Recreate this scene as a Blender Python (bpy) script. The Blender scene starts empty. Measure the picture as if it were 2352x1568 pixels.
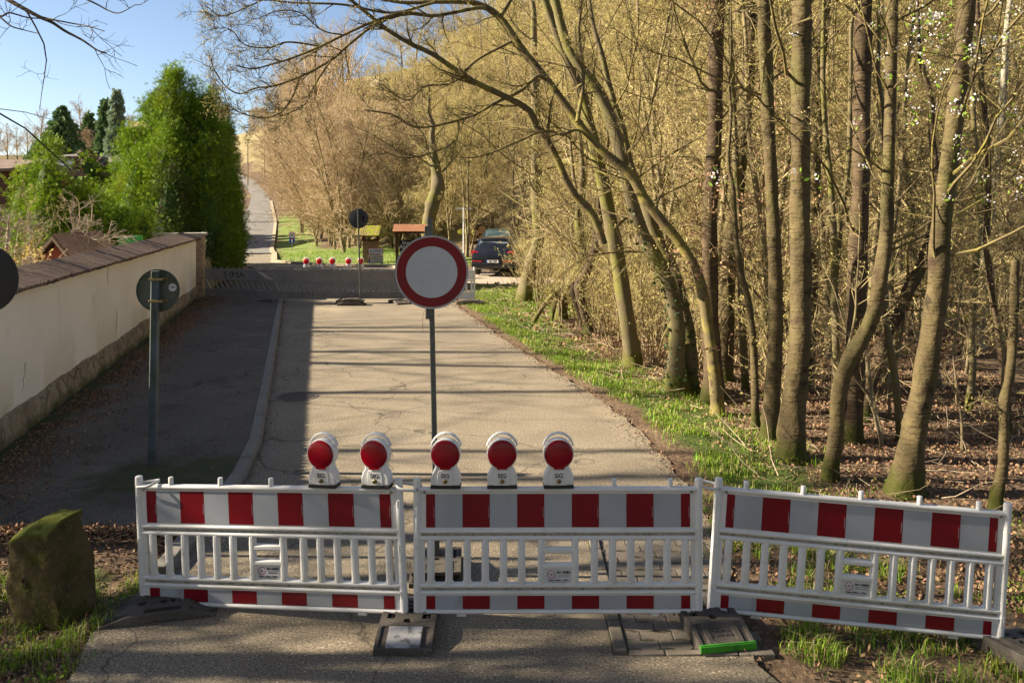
import bpy, bmesh, math, random
import numpy as np
from mathutils import Vector, Matrix, Euler
R = math.radians
random.seed(7); RNG = np.random.default_rng(11)
scene = bpy.context.scene
COL = scene.collection
# ------------------------------------------------------------------ camera, sky, sun, exposure
F, CX, HV, H = 1918.0, 1176.0, 468.0, 3.08      # focal length and horizon measured in the photograph (2352 px wide)
cam = bpy.data.cameras.new('camera'); camo = bpy.data.objects.new('camera', cam); COL.objects.link(camo)
cam.sensor_width = 36; cam.lens = 36*F/2352; cam.shift_y = -(784-HV)/2352; cam.clip_start = .1; cam.clip_end = 3000
camo.location = (0, 0, H); camo.rotation_euler = (R(90), 0, 0); scene.camera = camo
SUN_EL, SUN_AZ = 28.6, -1.5                      # the light travels towards +X (from the left), a touch towards the camera
w = bpy.data.worlds.new('World'); scene.world = w; w.use_nodes = True
nt = w.node_tree; bg = nt.nodes['Background']
sky = nt.nodes.new('ShaderNodeTexSky'); sky.sky_type = 'NISHITA'; sky.sun_disc = False
sky.sun_elevation = R(SUN_EL); sky.sun_rotation = R(270+SUN_AZ*-1); sky.air_density = 0.75; sky.dust_density = 0.7; sky.ozone_density = 1.0
nt.links.new(sky.outputs[0], bg.inputs[0]); bg.inputs[1].default_value = 0.050
sl = bpy.data.lights.new('sun', 'SUN'); sl.energy = 5.0; sl.angle = R(.55); sl.color = (1.0, .87, .68)
so = bpy.data.objects.new('sun', sl); COL.objects.link(so)
sd = Vector((math.cos(R(SUN_EL))*math.cos(R(SUN_AZ)), math.cos(R(SUN_EL))*math.sin(R(SUN_AZ)), -math.sin(R(SUN_EL))))
so.rotation_euler = sd.to_track_quat('-Z', 'Y').to_euler(); so.location = (-30, 0, 30)
scene.view_settings.view_transform = 'Standard'; scene.view_settings.look = 'None'
scene.view_settings.exposure = 1.85; scene.view_settings.gamma = 1
scene.cycles.max_bounces = 6; scene.cycles.transparent_max_bounces = 8

def P(u, v, d): return ((u-CX)/F*d, d, H-(v-HV)/F*d)
def G(u, v):
    d = H*F/(v-HV); return ((u-CX)/F*d, d, 0.0)

# ------------------------------------------------------------------ mesh helpers
class Geo:
    def __init__(s): s.V = []; s.n = 0; s.F = []
    def add(s, v, faces, mi=0):
        v = np.asarray(v, float).reshape(-1, 3)
        if not isinstance(faces, (list, tuple)): faces = [faces]
        for f in faces:
            f = np.asarray(f, int)
            if f.ndim == 1: f = f[None]
            s.F.append((f+s.n, mi))
        s.V.append(v); s.n += len(v); return s
    def xf(s, M):
        M = np.array(M); s.V = [v@M[:3, :3].T+M[:3, 3] for v in s.V]; return s
    def off(s, o): s.V = [v+np.array(o) for v in s.V]; return s
    def merge(s, g, M=None, mi=None):
        vs = np.concatenate(g.V)
        if M is not None:
            M = np.array(M); vs = vs@M[:3, :3].T+M[:3, 3]
        for f, m in g.F: s.F.append((f+s.n, m if mi is None else mi))
        s.V.append(vs); s.n += len(vs); return s
    def build(s, name, mats, parent=None, smooth=35, loc=None, bevel=0, seg=2):
        me = bpy.data.meshes.new(name)
        V = np.concatenate(s.V) if s.V else np.zeros((0, 3))
        lv = np.concatenate([f.ravel() for f, m in s.F]); cnt = np.concatenate([np.full(len(f), f.shape[1]) for f, m in s.F])
        mi = np.concatenate([np.full(len(f), m) for f, m in s.F])
        me.vertices.add(len(V)); me.vertices.foreach_set('co', V.astype(np.float32).ravel())
        me.loops.add(len(lv)); me.loops.foreach_set('vertex_index', lv.astype(np.int32))
        me.polygons.add(len(cnt)); me.polygons.foreach_set('loop_start', np.concatenate([[0], np.cumsum(cnt)[:-1]]).astype(np.int32))
        me.polygons.foreach_set('material_index', mi.astype(np.int32))
        me.update(calc_edges=True); me.validate()
        for m in (mats if isinstance(mats, (list, tuple)) else [mats]): me.materials.append(m)
        if smooth:
            me.shade_smooth()
            if smooth < 180: me.set_sharp_from_angle(angle=R(smooth))
        else: me.shade_flat()
        o = bpy.data.objects.new(name, me); COL.objects.link(o)
        if parent: o.parent = parent
        if loc is not None: o.location = loc
        if bevel:
            b = o.modifiers.new('bevel', 'BEVEL'); b.width = bevel; b.segments = seg; b.limit_method = 'ANGLE'; b.angle_limit = R(40)
        return o

def box(g, x0, x1, y0, y1, z0, z1, mi=0, M=None):
    v = np.array([[x0,y0,z0],[x1,y0,z0],[x1,y1,z0],[x0,y1,z0],[x0,y0,z1],[x1,y0,z1],[x1,y1,z1],[x0,y1,z1]], float)
    if M is not None: M = np.array(M); v = v@M[:3,:3].T+M[:3,3]
    return g.add(v, [np.array([[0,3,2,1],[4,5,6,7],[0,1,5,4],[1,2,6,5],[2,3,7,6],[3,0,4,7]])], mi)
def prism(g, pts, a, b, axis='y', mi=0):
    """outline pts (2D) swept between a and b along the axis; outline counter-clockwise seen from the -axis side"""
    p = np.array(pts, float); n = len(p); i = np.arange(n); j = (i+1) % n
    def mk(c):
        if axis == 'y': return np.stack([p[:,0], np.full(n, c), p[:,1]], 1)
        if axis == 'x': return np.stack([np.full(n, c), p[:,0], p[:,1]], 1)
        return np.stack([p[:,0], p[:,1], np.full(n, c)], 1)
    v = np.concatenate([mk(a), mk(b)])
    side = np.stack([i, i+n, j+n, j], 1); c0, c1 = np.arange(n), np.arange(n)[::-1]+n
    area = np.sum(p[:,0]*p[j,1]-p[j,0]*p[:,1])
    flip = area < 0
    if axis in 'xz': flip = not flip
    if flip: side = side[:, ::-1]; c0 = c0[::-1]; c1 = c1[::-1]
    return g.add(v, [side, c0, c1], mi)
def frames(Pn):
    T = np.gradient(Pn, axis=1); T /= np.linalg.norm(T, axis=2, keepdims=True)+1e-9
    m = T.mean(1); ref = np.where(np.abs(m[:, 2:3]) > .75, np.array([[1., .05, 0]]), np.array([[0, .05, 1.]]))
    U = np.cross(T, ref[:, None, :]); U /= np.linalg.norm(U, axis=2, keepdims=True)+1e-9
    return T, U, np.cross(T, U)
def tubes(g, Pn, Rn, s=5, mi=0, cap=False):
    Pn = np.asarray(Pn, float); Rn = np.asarray(Rn, float)
    if Pn.ndim == 2: Pn = Pn[None]; Rn = (np.full(Pn.shape[:2], float(Rn)) if Rn.ndim == 0 else Rn[None])
    N, K, _ = Pn.shape; T, U, W = frames(Pn)
    a = np.arange(s)*2*np.pi/s
    ring = Pn[:,:,None,:]+Rn[:,:,None,None]*(np.cos(a)[None,None,:,None]*U[:,:,None,:]+np.sin(a)[None,None,:,None]*W[:,:,None,:])
    idx = np.arange(N*K*s).reshape(N, K, s)
    A = idx[:, :-1]; B = idx[:, 1:]
    q = np.stack([A, np.roll(A, -1, 2), np.roll(B, -1, 2), B], -1).reshape(-1, 4)
    fs = [q]
    if cap: fs += [idx[:, 0, ::-1], idx[:, -1, :]]
    return g.add(ring.reshape(-1, 3), fs, mi)
def lathe(g, prof, s=24, M=None, mi=0, close=True):
    """profile of (r, z) turned round the z axis"""
    pr = np.array(prof, float); a = np.arange(s)*2*np.pi/s; k = len(pr)
    v = np.stack([pr[:,0,None]*np.cos(a), pr[:,0,None]*np.sin(a), np.repeat(pr[:,1,None], s, 1)], -1).reshape(-1, 3)
    if M is not None: M = np.array(M); v = v@M[:3,:3].T+M[:3,3]
    idx = np.arange(k*s).reshape(k, s); A, B = idx[:-1], idx[1:]
    fs = [np.stack([A, np.roll(A, -1, 1), np.roll(B, -1, 1), B], -1).reshape(-1, 4)]
    if close: fs += [idx[0, ::-1], idx[-1]]
    return g.add(v, fs, mi)
RX90 = Matrix.Rotation(R(90), 4, 'X')            # local xy plane -> upright, facing -Y
def TR(x, y, z, rz=0, rx=0, ry=0): return Matrix.Translation((x, y, z)) @ Euler((R(rx), R(ry), R(rz))).to_matrix().to_4x4()
_tc = {}
def text(g, body, size, M, mi=0, align='CENTER', bold=0.0, xs=1.0, thick=.0006):
    key = (body, size, align, bold, thick)
    if key not in _tc:
        c = bpy.data.curves.new('t', 'FONT'); c.body = body; c.size = size; c.align_x = align; c.align_y = 'CENTER'; c.extrude = thick; c.offset = bold; c.resolution_u = 3
        o = bpy.data.objects.new('t', c); COL.objects.link(o)
        dg = bpy.context.evaluated_depsgraph_get(); me = bpy.data.meshes.new_from_object(o.evaluated_get(dg))
        me.calc_loop_triangles()
        v = np.array([q.co[:] for q in me.vertices]).reshape(-1, 3); t = np.array([q.vertices[:] for q in me.loop_triangles]).reshape(-1, 3)
        bpy.data.objects.remove(o); bpy.data.curves.remove(c); bpy.data.meshes.remove(me); _tc[key] = (v, t)
    v, t = _tc[key]; M = np.array(M); v = v*np.array([xs, 1, 1])
    return g.add(v@M[:3,:3].T+M[:3,3], [t], mi)
def spline(pts, n):
    """Catmull-Rom through rows of any width"""
    p = np.array(pts, float); p = np.concatenate([2*p[:1]-p[1:2], p, 2*p[-1:]-p[-2:-1]])
    t = np.linspace(0, len(p)-3-1e-6, n); i = t.astype(int); f = (t-i)[:, None]
    a, b, c, d = p[i], p[i+1], p[i+2], p[i+3]
    return .5*(2*b+(c-a)*f+(2*a-5*b+4*c-d)*f*f+(3*b-a-3*c+d)*f**3)
def boolean_cut(o, cutters):
    for c in cutters:
        m = o.modifiers.new('cut', 'BOOLEAN'); m.operation = 'DIFFERENCE'; m.object = c; m.solver = 'EXACT'
    dg = bpy.context.evaluated_depsgraph_get(); me = bpy.data.meshes.new_from_object(o.evaluated_get(dg))
    o.modifiers.clear(); old = o.data; o.data = me; me.name = old.name
    for c in cutters: bpy.data.objects.remove(c)
    return o

# ------------------------------------------------------------------ naming helpers
def tag(o, label=None, cat=None, group=None, kind=None):
    if label: o['label'] = label
    if cat: o['category'] = cat
    if group: o['group'] = group
    if kind: o['kind'] = kind
    return o
def thing(name, label, cat, loc=(0,0,0), rz=0, group=None, rot=None):
    o = bpy.data.objects.new(name, None); COL.objects.link(o); o.location = loc; o.rotation_euler = rot if rot else (0, 0, rz); o.empty_display_size = .2
    return tag(o, label, cat, group)
KIDS = {}
def kids(o):
    return [c for c in bpy.data.objects if c.parent == o]
def dup(root, loc, rz=0, label=None, group=None, scale=1.0, rot=None, ch=None):
    r = root.copy(); COL.objects.link(r); r.location = loc; r.rotation_euler = rot if rot else (0, 0, rz); r.scale = (scale,)*3 if not isinstance(scale, tuple) else scale
    if label: r['label'] = label
    if group: r['group'] = group
    for c in (ch if ch is not None else kids(root)):
        k = c.copy(); COL.objects.link(k); k.parent = r
        if ch is None:
            for g2 in kids(c):
                q = g2.copy(); COL.objects.link(q); q.parent = k
    return r

# ------------------------------------------------------------------ materials
def mat(name, base, rough=.8, layers=(), bump=None, spec=.4, metal=0, transl=0, coat=0, island=0, alpha=None, attr=None, bumps=()):
    """layers: (scale, colour, lo, hi[, (sx,sy,sz)[, detail]]) laid over each other by noise in object space"""
    m = bpy.data.materials.new(name); m.use_nodes = True; t = m.node_tree; N = t.nodes; L = t.links; b = N['Principled BSDF']
    tc = N.new('ShaderNodeTexCoord')
    def co(sc):
        if sc is None: return tc.outputs['Object']
        mp = N.new('ShaderNodeMapping'); mp.inputs['Scale'].default_value = sc; L.new(tc.outputs['Object'], mp.inputs['Vector']); return mp.outputs[0]
    def mix(fac, a, bb):
        x = N.new('ShaderNodeMix'); x.data_type = 'RGBA'; L.new(fac, x.inputs[0])
        for s, c in ((6, a), (7, bb)):
            if isinstance(c, tuple): x.inputs[s].default_value = (*c, 1)
            else: L.new(c, x.inputs[s])
        return x.outputs[2]
    cur = base
    for ly in layers:
        sc, colr, lo, hi = ly[:4]; vec = co(ly[4] if len(ly) > 4 else None)
        if sc == 'attr':
            at = N.new('ShaderNodeAttribute'); at.attribute_name = colr[1]; val = at.outputs['Fac']; colr = colr[0]
            if len(ly) > 5:       # break the edge of the patch up with noise
                no = N.new('ShaderNodeTexNoise'); no.inputs['Scale'].default_value = ly[5]; no.inputs['Detail'].default_value = 6; L.new(tc.outputs['Object'], no.inputs['Vector'])
                ad = N.new('ShaderNodeMath'); ad.operation = 'ADD'; L.new(val, ad.inputs[0]); L.new(no.outputs['Fac'], ad.inputs[1])
                sb = N.new('ShaderNodeMath'); sb.operation = 'SUBTRACT'; L.new(ad.outputs[0], sb.inputs[0]); sb.inputs[1].default_value = .5; val = sb.outputs[0]
        elif isinstance(sc, str) and sc.startswith('v'):
            no = N.new('ShaderNodeTexVoronoi'); no.inputs['Scale'].default_value = float(sc[2:]); L.new(vec, no.inputs['Vector'])
            if sc[1] in 'ex': no.feature = 'DISTANCE_TO_EDGE'
            if sc[1] == 'x':      # wandering cracks
                n2 = N.new('ShaderNodeTexNoise'); n2.inputs['Scale'].default_value = 1.3; n2.inputs['Detail'].default_value = 8; L.new(vec, n2.inputs['Vector'])
                va = N.new('ShaderNodeVectorMath'); va.operation = 'MULTIPLY_ADD'; va.inputs[1].default_value = (1.6,1.6,0); L.new(n2.outputs['Color'], va.inputs[0]); L.new(vec, va.inputs[2]); L.new(va.outputs[0], no.inputs['Vector'])
            if sc[1] == 'c':
                sx = N.new('ShaderNodeSeparateColor'); L.new(no.outputs['Color'], sx.inputs[0]); val = sx.outputs[0]
            else: val = no.outputs['Distance']
        else:
            no = N.new('ShaderNodeTexNoise'); no.inputs['Scale'].default_value = sc; no.inputs['Detail'].default_value = ly[5] if len(ly) > 5 else 4
            L.new(vec, no.inputs['Vector']); val = no.outputs['Fac']
        mr = N.new('ShaderNodeMapRange'); mr.inputs[1].default_value = lo; mr.inputs[2].default_value = hi; L.new(val, mr.inputs[0])
        cur = mix(mr.outputs[0], cur, colr)
    if island:
        ge = N.new('ShaderNodeNewGeometry'); hs = N.new('ShaderNodeHueSaturation')
        mr = N.new('ShaderNodeMapRange'); mr.inputs[3].default_value = 1-island; mr.inputs[4].default_value = 1+island; L.new(ge.outputs['Random Per Island'], mr.inputs[0]); L.new(mr.outputs[0], hs.inputs['Value'])
        mh = N.new('ShaderNodeMath'); mh.operation = 'MULTIPLY'; mh.inputs[1].default_value = 7.31; L.new(ge.outputs['Random Per Island'], mh.inputs[0])
        fr = N.new('ShaderNodeMath'); fr.operation = 'FRACT'; L.new(mh.outputs[0], fr.inputs[0])
        mr2 = N.new('ShaderNodeMapRange'); mr2.inputs[3].default_value = .5-island*.06; mr2.inputs[4].default_value = .5+island*.06; L.new(fr.outputs[0], mr2.inputs[0]); L.new(mr2.outputs[0], hs.inputs['Hue'])
        if isinstance(cur, tuple): hs.inputs['Color'].default_value = (*cur, 1)
        else: L.new(cur, hs.inputs['Color'])
        cur = hs.outputs[0]
    if isinstance(cur, tuple): b.inputs['Base Color'].default_value = (*cur, 1)
    else: L.new(cur, b.inputs['Base Color'])
    b.inputs['Roughness'].default_value = rough; b.inputs['Specular IOR Level'].default_value = spec; b.inputs['Metallic'].default_value = metal
    if coat: b.inputs['Coat Weight'].default_value = coat; b.inputs['Coat Roughness'].default_value = .08
    prev = None
    for bp in ((bump,) if bump else ())+tuple(bumps):
        sc, st, dist = bp[:3]; vec = co(bp[3] if len(bp) > 3 else None)
        if isinstance(sc, str):
            no = N.new('ShaderNodeTexVoronoi'); no.inputs['Scale'].default_value = float(sc[2:])
            if sc[1] == 'e': no.feature = 'DISTANCE_TO_EDGE'
            o_ = no.outputs['Distance']
        else:
            no = N.new('ShaderNodeTexNoise'); no.inputs['Scale'].default_value = sc; no.inputs['Detail'].default_value = 5; o_ = no.outputs['Fac']
        L.new(vec, no.inputs['Vector']); bu = N.new('ShaderNodeBump'); bu.inputs['Strength'].default_value = st; bu.inputs['Distance'].default_value = dist
        L.new(o_, bu.inputs['Height'])
        if prev: L.new(prev, bu.inputs['Normal'])
        prev = bu.outputs[0]
    if prev: L.new(prev, b.inputs['Normal'])
    if transl:
        tr = N.new('ShaderNodeBsdfTranslucent'); ms = N.new('ShaderNodeMixShader'); ms.inputs[0].default_value = transl
        if isinstance(cur, tuple): tr.inputs[0].default_value = (*cur, 1)
        else: L.new(cur, tr.inputs[0])
        L.new(b.outputs[0], ms.inputs[1]); L.new(tr.outputs[0], ms.inputs[2]); L.new(ms.outputs[0], N['Material Output'].inputs[0])
    return m
M = {}
M['asphalt'] = mat('asphalt_old', (.20,.165,.115), .9, [(1.1,(.25,.21,.15),.4,.7), (.35,(.15,.13,.10),.55,.75), (60,(.085,.072,.055),.50,.64,None,2), (48,(.42,.355,.255),.58,.70,None,2), (3.2,(.10,.088,.07),.70,.80), ('vx0.33',(.09,.075,.055),.006,.001), (.23,(.27,.225,.155),.60,.64)], bump=(90,.5,.005), spec=.25)
M['asphalt_new'] = mat('asphalt_hill', (.165,.155,.14), .9, [(.5,(.2,.19,.17),.4,.7), (40,(.1,.095,.09),.5,.7)], bump=(60,.3,.004), spec=.25)
M['asphalt_side'] = mat('asphalt_sidewalk', (0.118,0.099,0.076), .92, [(.9,(0.157,0.132,0.101),.4,.7), (75,(0.039,0.036,0.031),.5,.66,None,2), (60,(0.224,0.202,0.168),.63,.74,None,2), ('attr',((0.050,0.056,0.020),'moss'),.35,.75,None,3.0), (14,(0.179,0.146,0.101),.66,.76), ('vx0.4',(0.034,0.030,0.022),.005,.001), (1.7,(0.084,0.069,0.050),.60,.68)], bump=(90,.7,.006), spec=.25)
M['kerb'] = mat('kerb_concrete', (.19,.175,.15), .9, [(5,(.13,.12,.1),.45,.7), (60,(.26,.24,.2),.55,.7), (2,(.08,.08,.045),.6,.8)], bump=(60,.4,.004))
M['soil'] = mat('forest_soil', (.105,.068,.043), .95, [(.8,(.15,.105,.066),.4,.65), (22,(.22,.155,.095),.55,.7), (9,(.055,.038,.026),.55,.72), ('attr',((.075,.105,.022),'grass'),.45,.75,None,2.5), ('attr',((.25,.205,.105),'slope'),.35,.7,None,.5), ('attr',((.36,.30,.23),'gravel'),.4,.6,None,2.0), ('attr',((.15,.195,.05),'lawn'),.35,.65,None,.7)], bump=(18,.9,.03), bumps=[(70,.5,.01)], spec=.15)
M['paver'] = mat('paving_stone', (.175,.145,.11), .9, [(3,(.125,.105,.08),.4,.65), (80,(.28,.24,.19),.55,.72), (6,(.09,.085,.05),.62,.8)], bump=(90,.6,.004), island=.12)
M['joint'] = mat('joint_sand', (.07,.06,.04), .95, [(14,(.06,.09,.02),.55,.7)])
M['white_plastic'] = mat('white_plastic', (.68,.675,.66), .42, [(3,(.68,.665,.63),.45,.75), (30,(.5,.48,.42),.68,.85), (7,(.46,.43,.37),.64,.84,(1,1,3)), (90,(.40,.37,.32),.66,.74), (2.2,(.58,.56,.50),.5,.75)], spec=.45, bump=(40,.05,.002))
M['groove'] = mat('dark_groove', (.34,.32,.27), .8, [(40,(.16,.15,.11),.45,.7)])  # darker mottled tone than the plastic, for rail grooves and rivets
M['refl_white'] = mat('reflective_white', (.37,.395,.43), .35, [(2,(.33,.35,.38),.4,.7), (60,(.31,.32,.34),.6,.8), (5,(.25,.25,.245),.60,.85,(1,1,.4)), (1.3,(.30,.315,.34),.5,.7)], spec=.5)
M['refl_red'] = mat('reflective_red', (.20,.003,.010), .35, [(3,(.165,.002,.007),.4,.7), (9,(.25,.02,.025),.66,.9,(1,1,.4)), (1.1,(.15,.003,.009),.5,.7), (70,(.3,.06,.06),.74,.8)], spec=.4)
M['black_rubber'] = mat('recycled_rubber', (.075,.066,.056), .85, [(6,(.115,.10,.085),.45,.7), (60,(.035,.033,.03),.55,.7), (2.5,(.15,.125,.095),.55,.8)], bump=(50,.5,.006), spec=.2)
M['pale_plate'] = mat('worn_pale_plate', (.34,.335,.33), .6, [(14,(.12,.115,.11),.5,.62), (50,(.5,.5,.5),.6,.75)], bump=(40,.4,.003))
M['green_edge'] = mat('green_paint', (.035,.25,.01), .6, [(9,(.02,.14,.01),.5,.7)])
M['red_lens'] = mat('red_lens', (.27,.0,.010), .22, [(6,(.17,.0,.006),.42,.6), (11,(.48,.004,.016),.66,.73)], spec=.35, coat=.12, bump=('vd150',.22,.002))
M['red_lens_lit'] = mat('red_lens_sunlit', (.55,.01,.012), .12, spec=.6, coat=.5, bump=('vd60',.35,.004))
M['steel'] = mat('galvanised_steel', (.11,.115,.10), .55, [(6,(.13,.135,.12),.4,.7), (40,(.17,.17,.16),.55,.75), (3,(.09,.07,.04),.66,.82)], metal=.35, bump=(60,.1,.002))
M['dark_back'] = mat('sign_back_dark', (.022,.024,.026), .45, [(4,(.035,.037,.038),.45,.7)], spec=.4)
M['grey_back'] = mat('sign_back_grimy', (.105,.12,.10), .6, [(5,(.07,.085,.055),.45,.65), (25,(.16,.17,.15),.6,.75)], metal=.2)
M['brass'] = mat('brass_lock', (.32,.26,.12), .35, [(30,(.15,.12,.06),.5,.7)], metal=.8)
M['black'] = mat('black_print', (.014,.014,.015), .6)
M['black_strip'] = mat('black_strip', (.02,.02,.021), .55)
M['sticker'] = mat('sticker_white', (.62,.62,.62), .45, [(12,(.5,.5,.5),.5,.7)])
M['red_print'] = mat('red_print', (.42,.02,.03), .5)
M['grey_plastic'] = mat('grey_plastic', (.20,.195,.185), .55, [(2,(.16,.155,.148),.4,.7), (20,(.13,.125,.11),.62,.8)], spec=.35)
M['cream'] = mat('cream_plaster', (.86,.80,.69), .9, [(.9,(.78,.71,.59),.4,.75), (3,(.62,.54,.43),.60,.85,(2,2,.3)), (1.2,(.66,.58,.46),.64,.74), (140,(.88,.82,.70),.5,.7)], bump=(120,.35,.004))
M['crack'] = mat('crack_line', (.18,.15,.11), .95)
M['plinth'] = mat('rubble_stone', (.27,.215,.14), .92, [('vc3.2',(.33,.27,.18),.3,.9,(1,1,.55)), (5,(.16,.125,.08),.5,.7), ('attr',((.07,.075,.018),'moss'),.4,.8,None,2.5), ('ve3.2',(.13,.10,.065),.05,.01,(1,1,.55))], bump=('ve3.2',.6,.02,(1,1,.55)), bumps=[(30,.5,.01)])
M['oldwall'] = mat('old_plaster_wall', (.30,.24,.155), .95, [(1.6,(.42,.36,.25),.5,.62), (3,(.13,.12,.05),.5,.7,(1,1,.5)), (18,(.2,.15,.09),.5,.7)], bump=(6,.8,.06))
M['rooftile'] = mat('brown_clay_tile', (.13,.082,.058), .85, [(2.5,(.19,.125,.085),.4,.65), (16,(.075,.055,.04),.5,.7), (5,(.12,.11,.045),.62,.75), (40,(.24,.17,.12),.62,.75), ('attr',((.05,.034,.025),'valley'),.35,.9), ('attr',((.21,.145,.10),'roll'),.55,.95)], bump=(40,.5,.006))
M['orangetile'] = mat('orange_clay_tile', (.29,.125,.06), .8, [('vc2.5',(.34,.16,.08),.2,.9), (12,(.2,.085,.045),.55,.75)], bump=(30,.4,.006))
M['moss'] = mat('moss', (.085,.10,.012), .95, [(12,(.14,.145,.02),.45,.65), (5,(.035,.04,.01),.55,.75)], bump=(60,1,.02), spec=.1)
M['mossroof'] = mat('mossy_roof', (.27,.20,.09), .95, [(3,(.26,.27,.03),.42,.58), (9,(.12,.13,.02),.55,.7)], bump=(20,1,.03), spec=.1)
M['stone'] = mat('boundary_sandstone', (.085,.066,.03), .95, [(3,(.045,.036,.015),.45,.65), (6,(.06,.065,.012),.5,.65), (9,(.25,.24,.20),.72,.78), (40,(.13,.10,.045),.55,.7), ('attr',((.075,.085,.011),'moss'),.45,.65,None,5.0), (14,(.035,.03,.015),.6,.75)], bump=(14,.7,.02), bumps=[(70,.6,.006)], spec=.15)
M['wood'] = mat('brown_board_wood', (.10,.042,.022), .8, [(8,(.06,.026,.015),.45,.65,(6,6,.6))], bump=(10,.4,.01,(6,6,.5)))
M['redwood'] = mat('red_brown_shed_wood', (.24,.055,.024), .75, [(8,(.15,.035,.018),.45,.7,(6,6,.5)), (2,(.3,.09,.045),.55,.75)], bump=(10,.3,.01,(6,6,.5)))
M['palewood'] = mat('weathered_batten', (.36,.29,.19), .85, [(9,(.22,.17,.11),.45,.7)])
M['brick'] = mat('brick_panel', (.27,.155,.10), .9, [('vc9',(.36,.23,.16),.2,.9,(.5,.5,1)), (30,(.2,.12,.08),.5,.7)], bump=(25,.5,.01))
M['logbark'] = mat('log_bark', (.13,.085,.055), .95, [(9,(.07,.05,.03),.45,.65), (3,(.2,.15,.08),.55,.7)], bump=(20,.8,.02))
M['logend'] = mat('log_end', (.52,.34,.18), .85, [(5,(.38,.23,.12),.4,.7), ('vd3',(.6,.42,.24),.2,.8)])
M['yellowlog'] = mat('lichen_yellow', (.45,.40,.05), .9, [(9,(.3,.26,.06),.5,.7)])
M['green_board'] = mat('green_board', (.022,.19,.03), .55, [(2,(.03,.23,.045),.4,.7)])
M['white_wall'] = mat('white_render', (.74,.73,.70), .85, [(2,(.66,.64,.6),.45,.7)])
M['greyroof'] = mat('grey_brown_roof', (.14,.115,.10), .85, [(1.5,(.19,.16,.14),.4,.7), (8,(.09,.075,.065),.5,.7)])
M['window_glass'] = mat('window_glass', (.06,.075,.09), .1, spec=.6)
M['carpaint'] = mat('black_blue_car_paint', (.006,.008,.014), .3, [(2,(.012,.013,.017),.4,.7), (6,(.05,.042,.03),.68,.9)], spec=.4, coat=.3)
M['tealpaint'] = mat('teal_car_paint', (.03,.06,.065), .3, spec=.4, coat=.3)
M['dusty'] = mat('dusty_roof_paint', (.09,.072,.045), .5, [(5,(.17,.14,.085),.45,.65)], coat=.3)
M['carglass'] = mat('car_glass', (.16,.20,.215), .06, [(1.5,(.09,.11,.125),.4,.65)], spec=.8, coat=.5)
M['lampred'] = mat('tail_lamp_red', (.42,.012,.018), .15, [(8,(.6,.16,.16),.55,.66)], coat=.6)
M['tyre'] = mat('tyre', (.02,.02,.02), .85, bump=(40,.3,.005))
M['rim'] = mat('alloy_rim', (.4,.4,.41), .35, metal=.8)
M['chrome'] = mat('chrome', (.75,.75,.75), .15, metal=.9)
M['plate_white'] = mat('plate_white', (.78,.78,.76), .4)
M['blue'] = mat('sign_blue', (.01,.06,.42), .4)
M['sign_white'] = mat('sign_face_white', (.50,.54,.575), .38, [(2.5,(.44,.47,.50),.4,.7), (60,(.36,.36,.36),.68,.78), (9,(.45,.465,.465),.5,.8), (26,(.06,.06,.06),.735,.75)], spec=.45)
M['sign_red'] = mat('sign_face_red', (.21,.002,.008), .38, [(4,(.16,.004,.010),.4,.7), (30,(.45,.15,.15),.74,.8)], spec=.4)
M['sign_rim'] = mat('sign_rim_grey', (.34,.36,.37), .5, metal=.3)
M['cream_sign'] = mat('cream_sign', (.66,.63,.48), .5, [(6,(.5,.47,.34),.55,.75)])
M['rust'] = mat('rusty_wire', (.16,.055,.025), .8)
M['cast_iron'] = mat('cast_iron', (.10,.085,.07), .7, [(20,(.16,.135,.11),.5,.7)], metal=.4, bump=(30,.3,.004))
M['strap'] = mat('clear_strap', (.62,.62,.6), .35)
# vegetation
M['bark_cherry'] = mat('cherry_bark', (0.085,0.064,0.030), .85, [(3,(0.122,0.094,0.042),.4,.65), (9,(0.047,0.033,0.018),.55,.70,(.7,.7,6),6), (23,(0.143,0.116,0.072),.66,.78,(.6,.6,2)), (6,(0.041,0.029,0.017),.62,.70), (1.7,(0.039,0.028,0.017),.60,.70,(1,1,.5)), (1.2,(0.088,0.083,0.025),.52,.68,(1,1,.6)), (19,(0.198,0.187,0.149),.70,.76), (5,(0.050,0.033,0.019),.6,.72), ('attr',((0.047,0.050,0.008),'foot'),.62,.9,None,4.0)], bump=(9,.7,.02,(.5,.5,4)), bumps=[(6,.8,.05),(40,.5,.008)], spec=.2)
M['bark_dark'] = mat('dark_cherry_bark', (0.069,0.047,0.028), .88, [(3,(0.105,0.074,0.041),.4,.65), (9,(0.030,0.021,0.013),.54,.70,(.7,.7,6),6), (1.2,(0.066,0.061,0.019),.55,.7), (19,(0.165,0.154,0.121),.70,.77), ('attr',((0.044,0.047,0.008),'foot'),.62,.9,None,4.0)], bump=(9,.9,.025,(.4,.4,5)), bumps=[(30,.5,.01)], spec=.2)
M['bark_smooth'] = mat('smooth_hornbeam_bark', (0.137,0.112,0.061), .85, [(2,(0.140,0.133,0.032),.45,.62,(1,1,.5)), (5,(0.122,0.094,0.050),.52,.68), (30,(0.302,0.288,0.238),.70,.76), (12,(0.072,0.061,0.029),.62,.74,(1,1,2)), ('attr',((0.079,0.079,0.013),'foot'),.62,.9,None,4.0)], bump=(6,.35,.02,(2,2,.5)), bumps=[(40,.4,.005)], spec=.2)
M['bark_wood'] = mat('woodland_bark', (.20,.16,.09), .9, [(3,(.12,.095,.055),.45,.65), (1.3,(.24,.215,.09),.5,.65), (20,(.34,.31,.24),.7,.8)], bump=(14,.6,.02,(1,1,.4)), spec=.2)
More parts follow.
